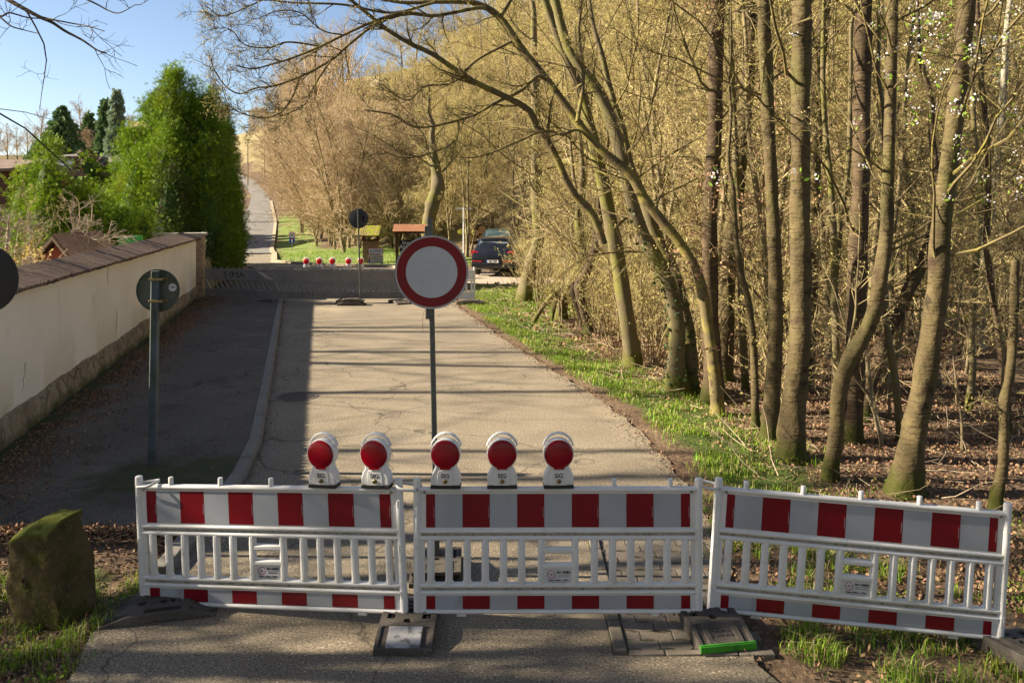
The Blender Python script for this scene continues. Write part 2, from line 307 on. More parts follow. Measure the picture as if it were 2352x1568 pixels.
M['bark_pale'] = mat('pale_birch_bark', (.29,.265,.21), .85, [(4,(.15,.125,.09),.55,.7,(.5,.5,2)), (10,(.30,.27,.14),.5,.7)], spec=.2)
M['twig'] = mat('twig_olive_brown', (.28,.215,.11), .85, [(1.5,(.38,.305,.155),.4,.65), (4,(.13,.09,.05),.55,.7)], spec=.2)
M['twig_pink'] = mat('twig_pinkish_brown', (.42,.31,.19), .85, [(.8,(.47,.37,.22),.4,.65), (4,(.2,.125,.08),.55,.7)], spec=.2)
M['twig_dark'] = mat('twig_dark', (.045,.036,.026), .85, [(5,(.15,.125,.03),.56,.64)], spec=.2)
M['twig_moss'] = mat('twig_mossy', (.135,.105,.05), .88, [(4,(.20,.17,.045),.48,.62), (9,(.05,.035,.022),.55,.7)], spec=.2, bump=(30,.5,.01))
M['bud'] = mat('opening_bud_leaf', (.52,.47,.17), .75, [(.7,(.54,.43,.19),.4,.65)], transl=.4, island=.3, spec=.2)
M['catkin'] = mat('tan_catkin', (.52,.44,.20), .8, [(.7,(.50,.36,.20),.4,.65)], transl=.3, island=.3, spec=.2)
M['bud_fresh'] = mat('fresh_leaf', (.22,.34,.035), .7, transl=.4, island=.3, spec=.2)
M['blossom'] = mat('cherry_blossom', (.75,.72,.72), .8, transl=.35)
M['dead_leaf'] = mat('dead_leaf', (.36,.23,.13), .85, transl=.2, island=.4, spec=.2)
M['litter'] = mat('leaf_litter', (.235,.145,.082), .85, island=.45, spec=.2)
M['grass'] = mat('grass_blade', (.21,.32,.025), .65, [(.8,(.14,.24,.02),.4,.65), (4,(.30,.29,.08),.62,.75)], transl=.3, island=.55, spec=.3)
M['straw'] = mat('dry_straw_blade', (.40,.32,.17), .8, transl=.2, island=.35, spec=.2)
M['weed'] = mat('weed_leaf', (.15,.24,.025), .7, transl=.3, island=.3, spec=.25)
M['ivy'] = mat('ivy_leaf', (.045,.085,.02), .5, island=.3, spec=.35)
M['thuja'] = mat('thuja_spray', (.18,.275,.016), .75, [(.9,(.13,.21,.013),.4,.6), (.5,(.25,.28,.025),.55,.72)], transl=.25, island=.3, spec=.2)
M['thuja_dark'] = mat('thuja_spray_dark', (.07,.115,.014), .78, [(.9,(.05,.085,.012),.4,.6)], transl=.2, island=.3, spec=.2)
M['brownspray'] = mat('dead_conifer_spray', (.09,.06,.03), .85, transl=.1, island=.3)
M['spruce'] = mat('spruce_needle', (.13,.205,.075), .8, island=.25, transl=.15)
M['bluefir'] = mat('blue_fir_needle', (.24,.31,.19), .8, island=.2, transl=.15)
M['yellow_bush'] = mat('forsythia_flower', (.40,.31,.11), .75, transl=.3, island=.25)
M['pale_branch'] = mat('pale_branch', (.42,.35,.25), .85, [(6,(.26,.2,.13),.5,.7)])
# ------------------------------------------------------------------ ground, roads, wall
def sstep(a, b, x): t = np.clip((np.asarray(x, float)-a)/(b-a), 0, 1); return t*t*(3-2*t)
LX = np.array([[-8,-2.5],[3,-2.75],[5.37,-2.87],[6.02,-2.99],[7,-2.82],[7.76,-2.89],[9.29,-2.97],[10.68,-3.21],[14.48,-4.17],[20.5,-5.72],[26.3,-7.2],[36,-10.2],[45,-15],[57,-21.4],[72,-26.3],[105,-34.5],[130,-40.9],[150,-46.8],[190,-61.8],[215,-84],[330,-150]])
RX = np.array([[-8,1.9],[5.7,1.66],[6.5,1.8],[8,1.9],[9.64,1.87],[11.36,1.75],[13.27,1.40],[15.5,.727],[22,-.9],[25.5,-1.67],[29,-2.0],[33,-2.6],[38,-4],[41,-6.5],[42.3,-10.2],[45,-13],[57,-16.4],[72,-20.9],[105,-29.9],[150,-43.6],[190,-58.5],[215,-78],[330,-144]])
def lx(y): return np.interp(y, LX[:,0], LX[:,1])
def rx(y): return np.interp(y, RX[:,0], RX[:,1])
ZK = np.array([[-20,0],[40,0],[50,-.12],[58,-.4],[66,-.75],[74,-.85],[84,-.55],[95,.1],[105,.78],[125,2.3],[150,4.5],[170,6.3],[190,8.3],[205,11.5],[230,21],[250,27],[300,33],[340,36]])
def rough(x, y): return .5*np.sin(1.7*x+.6*y+1)*np.sin(1.1*y-.7*x)+.3*np.sin(3.9*x-2.2*y)*np.sin(3.1*y+1.3*x+2)+.2*np.sin(8.1*x+5.2*y)*np.sin(7.3*y-4*x)
def tz(x, y):
    x = np.asarray(x, float); y = np.asarray(y, float)
    z = np.interp(y, ZK[:,0], ZK[:,1])
    s = x-rx(y); q = lx(y)-x
    near = 1-sstep(30, 44, y)
    z = z+near*(-.12*sstep(.1, 1.6, s)*(1-sstep(20,30,y)))
    far = sstep(42, 62, y)
    z = z+far*(.05*np.clip(s, 0, 9)+.46*np.clip(s-9.5, 0, 75))
    wl = -4.0-.226*(y-0)                       # line of the garden wall
    leftfar = sstep(40, 70, y)*.35*np.clip(q-6, 0, 45)
    z = z+leftfar
    z = np.where((q > 4) & (y > 60), np.minimum(z, 3.08+.058*y-.02*np.clip(q-4, 0, 40)*0), z)
    z = np.where(s > 1, np.minimum(z, 3.08+np.interp(x/np.maximum(y, 20), [-.33,-.30,-.27,-.235,-.19,-.1], [.080,.090,.102,.125,.15,.165])*np.maximum(y, 40)), z)
    z = z+np.where(y < 8, -.04*sstep(0, .5, np.clip(q, 0, 9))+.13*sstep(6.6, 7.6, y)*sstep(.1, .4, q), 0)
    out = np.maximum(sstep(.05, .9, s), sstep(2.6, 3.6, q)*(y > 8)+sstep(.05, .8, q)*(y <= 8))
    return z+out*rough(x, y)*.045*(1+.8*sstep(30,60,y))
def grid_sheet(name, ys, left, right, n, dz, material, attrs=None, kind='structure'):
    ys = np.asarray(ys, float); t = np.linspace(0, 1, n)
    X = left(ys)[:,None]*(1-t)+right(ys)[:,None]*t; Y = np.repeat(ys[:,None], n, 1)
    Z = np.interp(Y, ZK[:,0], ZK[:,1])+dz
    idx = np.arange(X.size).reshape(X.shape)
    q = np.stack([idx[:-1,:-1], idx[:-1,1:], idx[1:,1:], idx[1:,:-1]], -1).reshape(-1, 4)
    g = Geo().add(np.stack([X,Y,Z],-1), q); o = g.build(name, material, smooth=180); tag(o, kind=kind)
    if attrs:
        for k, fn in attrs.items():
            a = o.data.attributes.new(k, 'FLOAT', 'POINT'); a.data.foreach_set('value', fn(X, Y).ravel().astype(np.float32))
    return o
xs = np.concatenate([np.arange(-150,-40,6), np.arange(-40,-12,1.5), np.arange(-12,15,.3), np.arange(15,40,1.5), np.arange(40,160,6)])
ys = np.concatenate([np.arange(-8,30,.3), np.arange(30,75,1), np.arange(75,340,4)])
X, Y = np.meshgrid(xs, ys); Z = tz(X, Y); s_ = X-rx(Y); q_ = lx(Y)-X
inroad = (s_ < -.12) & (q_ < np.where((Y > 7.5)&(Y < 28), 2.3, -.12)); Z = Z-.02-.07*inroad
idx = np.arange(X.size).reshape(X.shape)
gro = Geo().add(np.stack([X,Y,Z],-1), np.stack([idx[:-1,:-1], idx[:-1,1:], idx[1:,1:], idx[1:,:-1]], -1).reshape(-1,4)).build('forest_floor', M['soil'], smooth=180)
tag(gro, kind='structure')
def vergegrass(x, y):
    s = x-rx(y)
    g = sstep(.1,.6,s)*(1-sstep(1.0,2.5,s))*sstep(8.2,10,y)*(1-sstep(27,31,y))
    g = np.maximum(g, .45*sstep(.1,.8,s)*(y < 8.4)*(x < 7))
    g = np.maximum(g, .5*(lx(y)-x > .2)*(y < 7))
    return g
def lawn(x, y):
    s = x-rx(y)
    a = sstep(.2,.8,s)*(1-sstep(9,13,s))*sstep(41.5,43,y)*(1-sstep(62,72,y))
    a = np.maximum(a, sstep(.2,.8,s)*(1-sstep(2.5,6,s))*sstep(50,60,y)*(1-sstep(105,125,y)))
    b = sstep(22.5,25,y)*(1-sstep(30.5,32.5,y))*sstep(.6,1.6,s)*(1-sstep(3.6,6,s))*.85
    return np.maximum(a, b)
def gravel(x, y):
    a = (1-sstep(2.2,3.6,np.abs(y-(35.5+.12*x))))*sstep(-5.5,-4,x)*(1-sstep(4,7,x))
    b = (1-sstep(2.2,3.6,np.abs(y-46-.4*(x-4))))*sstep(-1,1.5,x)*(1-sstep(14,20,x))
    return np.maximum(a, b)
for k, fn in (('slope', lambda x, y: sstep(46,58,y)*sstep(4,9,x-rx(y))+sstep(60,80,y)*(lx(y)-x > 0)*.6), ('grass', vergegrass), ('lawn', lawn), ('gravel', gravel)):
    a = gro.data.attributes.new(k, 'FLOAT', 'POINT'); a.data.foreach_set('value', fn(X, Y).ravel().astype(np.float32))
yr = np.unique(np.concatenate([np.arange(-8,40,.4), np.arange(40,43,.15), np.arange(43,58.5,.5), LX[LX[:,0]<58,0], RX[RX[:,0]<58,0]]))
wob = lambda y: .035*np.sin(5.1*y)+.025*np.sin(11.3*y+1)
road = grid_sheet('road', yr, lambda y: lx(y)+np.where(y < 7.1, wob(y), 0), lambda y: rx(y)+wob(y*1.3+2), 14, 0.0, M['asphalt'])
yh = np.arange(58.4, 330, 1.0)
grid_sheet('hill_road', yh, lx, rx, 6, .05, M['asphalt_new'])
# sidewalk between the wall and the kerb
WA = np.array([-5.78, 7.84]); WB = np.array([-10.1, 26.6]); WD = (WB-WA)/np.linalg.norm(WB-WA); WN = np.array([WD[1], -WD[0]])
def wallx(y): return WA[0]+(y-WA[1])*WD[0]/WD[1]
ysw = np.concatenate([[7.66, 7.72], np.arange(7.9, 36, .3)])
def mossf(x, y): return np.maximum(1-sstep(.1, .9, x-wallx(y)), .8*(1-sstep(.5, 1.6, np.hypot((x+3.6)/1.1, (y-9.1)/1.0))))
grid_sheet('sidewalk', ysw, lambda y: wallx(y)-.1, lambda y: lx(y)-.13, 18, .075, M['asphalt_side'], {'moss': mossf})
# kerb stones, each about a metre long
g = Geo(); yk = np.concatenate([np.arange(6.9, 36, .125)])
pts = np.stack([lx(yk), yk], 1); dl = np.concatenate([[0], np.cumsum(np.hypot(*np.diff(pts, axis=0).T))]); st = np.arange(0, dl[-1]-.3, 1.0)
for a in st:
    b = a+.985; k = np.linspace(a, b, 5); px = np.interp(k, dl, pts[:,0]); py = np.interp(k, dl, pts[:,1])
    tx, ty = np.gradient(px), np.gradient(py); L_ = np.hypot(tx, ty); nx, ny = -ty/L_, tx/L_
    prof = [(.005,-.06),(.005,.045),(-.03,.088),(-.145,.092),(-.145,-.06)]
    ring = np.stack([np.stack([px-o_*(-nx)*1.0, py+o_*ny*(1.0), np.full(5, z_)], 1) for o_, z_ in [(-p[0], p[1]) for p in prof]], 1)
    n_ = ring.shape[1]; ii = np.arange(5*n_).reshape(5, n_)
    q = np.stack([ii[:-1], np.roll(ii[:-1], -1, 1), np.roll(ii[1:], -1, 1), ii[1:]], -1).reshape(-1,4)
    g.add(ring.reshape(-1,3), [q, ii[0,::-1], ii[-1]])
tag(g.build('kerb', M['kerb'], smooth=30, bevel=.008), kind='structure')
# kerb line up the hill along the right edge of the road
g = Geo(); yk = np.concatenate([np.arange(36,43,.2), np.arange(43,140,1.0)])
zk = np.interp(yk, ZK[:,0], ZK[:,1])
for o_, w_ in ((0, 0),):
    a = np.stack([rx(yk), yk, zk+.10], 1); b = a+np.array([.34,0,.02])
    v = np.stack([a-np.array([0,0,.3]), a, b, b-np.array([0,0,.3])], 1); ii = np.arange(len(yk)*4).reshape(-1,4)
    g.add(v.reshape(-1,3), [np.stack([ii[:-1,:3], ii[:-1,1:], ii[1:,1:], ii[1:,:3]], -1).reshape(-1,4)[:, ::-1]])
tag(g.build('hill_kerb', mat('pale_kerb', (.36,.29,.19), .9, [(3,(.25,.2,.13),.45,.7)]), smooth=30), kind='structure')
# paving stones: wavy interlocking blocks as one bevelled sheet beside a row of edging stones
def wavy(x0, x1, y0, y1):
    n = 7; t = np.linspace(0, 1, n); a = .013
    zig = lambda t: a*np.sign(np.sin(2*np.pi*t+.3))*np.minimum(1, np.abs(np.sin(2*np.pi*t+.3))*1.5)
    bot = [(x0+(x1-x0)*k, y0+zig(k)) for k in t]; top = [(x0+(x1-x0)*k, y1+zig(k)) for k in t[::-1]]
    return bot+top
g = Geo()
py = 5.76; row = 0
while py < 8.15:
    off = (row % 2)*.115; px = .80-off
    while px < 1.70:
        a, b = max(px, .80)+.004, min(px+.23, 1.72+.05*math.sin(row*1.9))-.004
        if b-a > .05:
            dz = random.uniform(-.004, .004)
            g2 = Geo(); prism(g2, wavy(a, b, py+.004, py+.121), -.03, .012+dz, 'z'); v = np.concatenate(g2.V); v[:,2] += (v[:,0]-1.4)*random.uniform(-.01,.01)
            g.merge(g2)
        px += .23
    py += .125; row += 1
pv = g.build('paving', M['paver'], smooth=30, bevel=.005); tag(pv, kind='structure')
g = Geo(); box(g, .69, 1.74, 5.7, 8.2, -.06, .006); tag(g.build('paving_bed', M['joint'], smooth=0), kind='structure')
g = Geo(); y_ = 5.72
while y_ < 8.1:
    L_ = .42; box(g, .70, .79, y_+.004, y_+L_-.004, -.05, .03+random.uniform(-.004,.004)); y_ += L_
y_ = .80
while y_ < 1.65: box(g, y_+.004, y_+.246, 5.69, 5.755, -.05, .014); y_ += .25
tag(g.build('paving_edging', M['paver'], smooth=30, bevel=.008), kind='structure')
# manhole cover
mh = thing('manhole_cover', 'round cast iron manhole cover with studs half in the wall shadow', 'manhole cover', (-3.44, 13.36, 0))
g = Geo(); lathe(g, [(.34,-.05),(.34,.006),(.30,.008),(.29,.003),(.0,.003)], 40); g.build('frame', M['cast_iron'], mh, 30)
g = Geo()
for i in range(-6, 7):
    for j in range(-6, 7):
        if math.hypot(i, j)*.043 < .275: box(g, i*.043-.014, i*.043+.014, j*.043-.014, j*.043+.014, .002, .011)
g.build('studs', M['cast_iron'], mh, 30, bevel=.003)

# ------------------------------------------------------------------ garden wall
gw = thing('garden_wall', 'long cream plastered garden wall with brown tile coping along the sidewalk', 'wall', (WA[0], WA[1], 0), math.atan2(WD[1], WD[0]))
WL = np.linalg.norm(WB-WA)     # local: x along the wall, y to the garden (left), -y towards the road
n = 160; xk = np.linspace(0, WL, n); hz = .45+.012*np.sin(xk*1.3)+.010*np.sin(xk*4.1+1)+RNG.normal(0,.006,160)
g = Geo()
def skin(g, ytop, rows, xk):
    k = len(rows); v = np.concatenate([np.stack([xk, r[0], r[1]], 1) for r in rows]); ii = np.arange(len(v)).reshape(k, -1)
    return g.add(v, np.stack([ii[:-1,:-1], ii[:-1,1:], ii[1:,1:], ii[1:,:-1]], -1).reshape(-1,4))
on = np.ones(n)
rows = [(-.005*on, hz-.03), (-.03*on-.004*np.sin(xk*2.2), hz+.0), (-.03*on-.006*np.sin(xk*.8), 1.2*on), (-.03*on, 1.95*on), (.33*on, 2.05*on), (.33*on, -.1*on)]
skin(g, 0, rows, xk)
for x_ in (0, WL): box(g, min(x_, x_+.001)-.004 if x_ == 0 else WL, .004 if x_ == 0 else WL+.008, -.028, .33, .3, 1.97)
g.build('plaster', M['cream'], gw, 40)
g = Geo(); rr = lambda a: .014*RNG.standard_normal(n)
rows = [(-.10+rr(1), -.1*on), (-.095+rr(1), .15+.02*rr(1)), (-.085+rr(1), .3*on), (-.07+rr(1)*.6, hz-.01), (.0*on, hz+.012)]
skin(g, 0, rows, xk); box(g, -.06, .02, -.08, .3, -.1, .45)
pl = g.build('plinth', M['plinth'], gw, 60)
a = pl.data.attributes.new('moss', 'FLOAT', 'POINT'); zz = np.array([v.co.z for v in pl.data.vertices]); a.data.foreach_set('value', (1-sstep(.0,.38,zz)).astype(np.float32))
g = Geo()
for (u, v0, v1) in ((0.60,1.92,1.05),(1.55,.95,.6),(3.6,1.9,1.55),(3.9,1.0,.62),(0.9,1.35,.55)):
    k = np.linspace(0,1,14); pts = np.stack([u*2.2+.05*np.cumsum(RNG.normal(0,.35,14)), np.full(14,-.034), v0+(v1-v0)*k], 1)
    g2 = Geo(); tubes(g2, pts, np.linspace(.0055,.002,14), 4); g.merge(g2)
g.build('crack', M['crack'], gw, 0)
# corrugated tile coping: rolls running down the slope towards the road
pitch = .125; nx_ = int(WL/pitch)*8; xk = np.linspace(-.06, WL+.05, nx_); ph = (xk/pitch) % 1
roll = .045*np.abs(np.sin(np.pi*ph))**.7
jit = RNG.normal(0,.007,int((WL+1)/pitch)+2)[(xk/pitch+1).astype(int)]
rows = []
for k, (yy, zz) in enumerate([(.40,2.10),(.40,2.135),(.24,2.08),(.15,2.05),(.149,2.068),(.02,2.025),(-.10,1.985),(-.172,1.962)]):
    rows.append((np.full(nx_, yy)+jit*(1.2 if k > 5 else .3), zz+roll*(0 if k == 0 else 1)+jit*.25))
rows.append((rows[-1][0]+.004, rows[-1][1]-.022)); rows.append((np.full(nx_, -.03), np.full(nx_, 1.955)))
g = Geo(); k = len(rows); v = np.concatenate([np.stack([xk, r[0], r[1]], 1) for r in rows]); ii = np.arange(len(v)).reshape(k, -1)
g.add(v, np.stack([ii[:-1,:-1], ii[1:,:-1], ii[1:,1:], ii[:-1,1:]], -1).reshape(-1,4))
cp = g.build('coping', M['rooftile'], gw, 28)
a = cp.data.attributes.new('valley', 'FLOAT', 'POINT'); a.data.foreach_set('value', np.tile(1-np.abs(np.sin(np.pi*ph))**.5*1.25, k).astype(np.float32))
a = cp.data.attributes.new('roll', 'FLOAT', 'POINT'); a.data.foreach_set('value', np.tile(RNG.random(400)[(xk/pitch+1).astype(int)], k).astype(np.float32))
# rough pillar and return wall at the far end
pi_ = thing('stone_pillar', 'rough pale stone end pillar with slab top at the far end of the garden wall', 'pillar', (WB[0]+.05, WB[1]+.25, 0), math.atan2(WD[1], WD[0]))
g = Geo(); k = 9; zc = np.linspace(-.1, 2.05, 14)
for a, b in zip(zc[:-1], zc[1:]):
    for (x0, x1) in ((-.02,.2),(.2,.44)):
        j = RNG.normal(0,.014,4); box(g, x0+.004, x1-.004, -.13+j[0], .3, a+.004, b-.004)
box(g, .03, .42, -.10, .32, -.1, 2.05)
g.build('masonry', mat('pale_brick', (.46,.33,.21), .92, [(7,(.30,.20,.12),.45,.65), (3,(.55,.43,.30),.52,.68), (16,(.2,.15,.09),.6,.75)], bump=(20,.8,.02)), pi_, 30, bevel=.012)
g = Geo(); box(g, -.05, .5, -.2, 2.1, 2.05, 2.14); box(g, -.02, .44, .3, 2.0, .2, 2.05); g.build('slab', mat('slab_stone', (.46,.40,.31), .9, [(6,(.3,.25,.18),.45,.65)], bump=(20,.5,.01)), pi_, 30, bevel=.015)
gl = thing('garden_lamp', 'small mushroom topped garden lamp on the pillar slab', 'lamp', P(367, 549, 27.3))
g = Geo(); lathe(g, [(.06,-.02),(.06,0),(.025,.01),(.025,.22)], 12); g.build('stem', M['palewood'], gl)
g = Geo(); lathe(g, [(.045,.22),(.055,.30),(.06,.30)], 12); g.build('glass', M['sticker'], gl)
g = Geo(); lathe(g, [(.13,.30),(.13,.315),(.06,.37),(.02,.385),(.0,.40)], 16); g.build('hat', M['palewood'], gl)
# older wall continuing behind, under the hedge
g = Geo(); n = 40; xk = np.linspace(0, 9, n); on = np.ones(n); hz = 1.75-.05*xk+.07*np.sin(xk*2.3)
rr = lambda: .03*RNG.standard_normal(n)
skin(g, 0, [(-.10+rr(), -.1*on), (-.07+rr(), .5*on), (-.04+rr(), 1.0*on), (-.02+rr(), 1.4*on), (.0+rr(), hz), (.35*on, hz+.02), (.35*on, 0*on)], xk)
box(g, 0, .05, -.02, .34, -.1, 1.6)
ow = g.build('old_wall', M['oldwall'], smooth=60, loc=(WB[0]+.75*WD[0], WB[1]+.75*WD[1]+.1, 0)); ow.rotation_euler = (0,0,math.atan2(WD[1], WD[0]))
tag(ow, 'old stained stone wall beyond the pillar, under the dark hedge', 'wall')
# ------------------------------------------------------------------ barriers, lamps, footings, signs
def rbar(g, x0, x1, y0, y1, z0, z1, c, mi=0):
    """upright bar with chamfered edges"""
    p = [(x0+c,y0),(x1-c,y0),(x1,y0+c),(x1,y1-c),(x1-c,y1),(x0+c,y1),(x0,y1-c),(x0,y0+c)]; prism(g, p, z0, z1, 'z', mi)
def make_barrier(A, B, label, zA, zB, L=2.06, po=0.0):
    A = np.array(A, float); B = np.array(B, float); rz = math.atan2(B[1]-A[1], B[0]-A[0]); ry = -math.atan2(zB-zA, np.linalg.norm(B-A))
    t = thing('road_barrier', label, 'barrier', (A[0], A[1], zA), rot=(0, ry, rz), group='white barrier panels closing the road in front')
    # posts
    for x_ in (0, L):
        g = Geo(); lathe(g, [(.0,-.02),(.021,-.02),(.021,.03),(.0285,.03),(.0285,.985),(.026,.996),(.018,1.0),(0,1.0)], 18, TR(x_,0,0)); s_ = -1
        for z_ in (.16,.50,.82):
            for (a0, a1, b0, b1) in ((-.010,.010,-.028,-.024),(-.010,.010,.024,.028),(-.010,-.0065,-.024,.024),(.0065,.010,-.024,.024)):
                box(g, x_+a0, x_+a1, -.0315, -.024, z_+b0, z_+b1)
        g.build('post', M['white_plastic'], t, 40)
    # frame: rails
    g = Geo()
    def rail(z, r=.0205, ry_=.026):
        k = 14; a = np.arange(k)*2*np.pi/k; prism(g, [(ry_*math.cos(q), z+r*math.sin(q)) for q in a], .02, L-.02, 'x')
    for z_, r_ in ((.917,.021),(.618,.018),(.566,.020),(.222,.020),(.170,.018),(.030,.018)): rail(z_, r_)
    box(g, .02, L-.02, -.011, .011, .05, .17); box(g, .02, L-.02, -.011, .011, .62, .915)
    for x_ in (.035, L-.035):
        box(g, x_-.02, x_+.02, -.0115, .0115, .03, .915)
    g.build('frame', M['white_plastic'], t, 50)
    g = Geo(); box(g, .03, L-.03, -.013, .013, .585, .603); box(g, .03, L-.03, -.013, .013, .187, .205); g.build('groove', M['groove'], t, 0)
    # lattice of bars and the handle with its plate
    g = Geo(); xb = [.098+.1327*i for i in range(6)]+[L-.098-.1327*i for i in range(6)]
    xc = L/2
    for x_ in xb+[xc-.122, xc+.122]:
        rbar(g, x_-.027, x_+.027, -.026, .026, .235, .56, .016)
        for z_, sg in ((.238,1),(.552,-1)):          # fillets where the bar meets the rail
            prism(g, [(x_-.045,z_-.02*sg),(x_+.045,z_-.02*sg),(x_+.027,z_+.016*sg),(x_-.027,z_+.016*sg)][::sg], -.017, .017, 'y')
    for z_ in (.475, .36): rbar(g, xc-.12, xc+.12, -.024, .024, z_-.022, z_+.022, .014) if False else prism(g, [(-.024,z_-.012),(-.012,z_-.023),(.012,z_-.023),(.024,z_-.012),(.024,z_+.012),(.012,z_+.023),(-.012,z_+.023),(-.024,z_+.012)], xc-.115, xc+.115, 'x')
    box(g, xc-.115, xc+.115, -.014, .014, .23, .35)
    g.build('lattice', M['white_plastic'], t, 40, bevel=.004)
    # retroreflective stripes
    for (z0, z1, nm) in ((.645,.888,'stripe_band'),(.052,.146,'stripe_band')):
        g = Geo(); a, b = .065, L-.065; wst = .199; x_ = a; k = 0; ws = [.098]+[wst]*20
        mid = L/2
        edges = [a]; e = mid-wst*.5
        ed = []
        q = mid-wst*.5-wst*4
        while q < b+wst: ed.append(q); q += wst
        ed = [a]+[q for q in ed if a+.02 < q < b-.02]+[b]
        for i in range(len(ed)-1):
            c_ = (ed[i]+ed[i+1])/2; par = int(round((c_-mid)/wst)) if 0 < i < len(ed)-2 else (int(round((ed[1]-mid)/wst-.5)) if i == 0 else int(round((ed[-2]-mid)/wst+.5)))
            red = par % 2 != 0
            box(g, ed[i]+.0004, ed[i+1]-.0004, -.0145, -.010, z0, z1, 1 if red else 0)
            if red and z1-z0 > .2: box(g, ed[i+1]-.010, ed[i+1]-.0075, -.0152, -.0145, z0+.07, z0+.15, 0)
        g.build(nm, [M['refl_white'], M['refl_red']], t, 0)
    # pegs
    for i in range(5):
        x_ = L/2+po+(i-2)*.41
        g = Geo(); lathe(g, [(0,.92),(.0185,.92),(.0185,.985),(.016,.992),(0,.994)], 16, TR(x_,0,0)); g.build('peg', M['white_plastic'], t, 40)
    for x_ in (.32, L-.32):
        g = Geo(); prism(g, [(x_-.036,-.005),(x_+.036,-.005),(x_+.026,.03),(x_-.026,.03)], -.015, .015, 'y'); g.build('foot_cleat', M['white_plastic'], t, 30, bevel=.003)
    for x_, z_ in ((.055,.031),(L-.055,.031),(.055,.905),(L-.055,.905)):
        g = Geo(); lathe(g, [(.012,0),(.012,.004),(.006,.005),(.006,.002),(0,.002)], 12, TR(x_,-.0255,z_,rx=90)); g.build('rivet', M['groove'], t, 40)
    # company plate
    st = Geo(); box(st, xc-.09, xc+.09, -.0162, -.0142, .238, .336); so_ = st.build('company_plate', M['sticker'], t, 0)
    g = Geo(); F_ = lambda x, z: TR(x, -.0168, z) @ RX90
    text(g, 'SIG GMBH', .0225, F_(xc+.040, .318), 0, bold=.0008)
    text(g, 'Saarbrücker Straße 14', .0098, F_(xc+.040, .300)); text(g, '66538 Neunkirchen', .0105, F_(xc+.040, .287)); text(g, 'Telefon 06821 / 27051', .0168, F_(xc, .260), 0, bold=.0006)
    text(g, 'Markierungstechnik und Verkehrssicherung', .0072, F_(xc, .2465))
    text(g, 'SIG', .016, F_(xc-.05, .303), 0)
    a = np.arange(9)*np.pi/4+np.pi/8
    for i in range(8):
        p0 = np.array([math.cos(a[i]), math.sin(a[i])]); p1 = np.array([math.cos(a[i+1]), math.sin(a[i+1])]); c = np.array([xc-.05, .303]); r0, r1 = .027, .032
        q0, q1 = p0*.97+p1*.03, p1*.97+p0*.03
        prism(g, [tuple(c+q0*r0), tuple(c+q0*r1), tuple(c+q1*r1), tuple(c+q1*r0)], -.0168, -.0164, 'y', 1)
    lathe(g, [(.0045,0),(.0045,.0004),(0,.0004)], 10, TR(xc-.05,-.0172,.303,rx=90), 1)
    g.build('lettering', [M['black'], M['red_print']], so_, 0)
    return t
def straps(t, x0, sgn, L):
    """clear coupling strap looped from this post to the next"""
    g = Geo(); pts = [(x0,-.045,.925),(x0+sgn*.10,-.055,.935),(x0+sgn*.155,-.02,.955),(x0+sgn*.15,.04,.955),(x0+sgn*.05,.05,.94),(x0-sgn*.03,.035,.93)]
    p = spline(pts, 24); w_ = .011
    v = np.concatenate([p-np.array([0,0,w_]), p+np.array([0,0,w_])]); i = np.arange(23)
    g.add(v, np.stack([i, i+1, i+25, i+24], 1)); o = g.build('coupling_strap', M['strap'], t, 180)
    s = o.modifiers.new('solid', 'SOLIDIFY'); s.thickness = .005
    g = Geo(); lathe(g, [(.009,0),(.009,.012),(0,.012)], 12, TR(x0,-.027,.925,rx=90)); g.build('rivet_head', M['steel'], t)
dM = 6.1; XM0, XM1 = (959-CX)/F*dM, (1605-CX)/F*dM
bM = make_barrier((XM0, dM), (XM1, dM), 'white plastic barrier with red stripes, middle of the three, three red lamps on top', .078, .082, XM1-XM0)
XL0, XL1 = (331-CX)/F*6.45, (930-CX)/F*6.1
LLn = math.hypot(XL1-XL0, .35)
bL = make_barrier((XL0, 6.45), (XL1, 6.1), 'white plastic barrier with red stripes beside the mossy stone, two red lamps on top', -.02, .075, LLn, .045)
XR0, XR1 = (1632-CX)/F*6.15, (2296-CX)/F*5.98
LR = math.hypot(XR1-XR0, .17)
bR = make_barrier((XR0, 6.15), (XR1, 5.98), 'white plastic barrier with red stripes standing on soil, sloping to the right, no lamps', .07, -.055, LR)
straps(bM, 0, -1, 2.06); straps(bL, 0, 1, 2.06); straps(bR, 0, -1, 2.06)

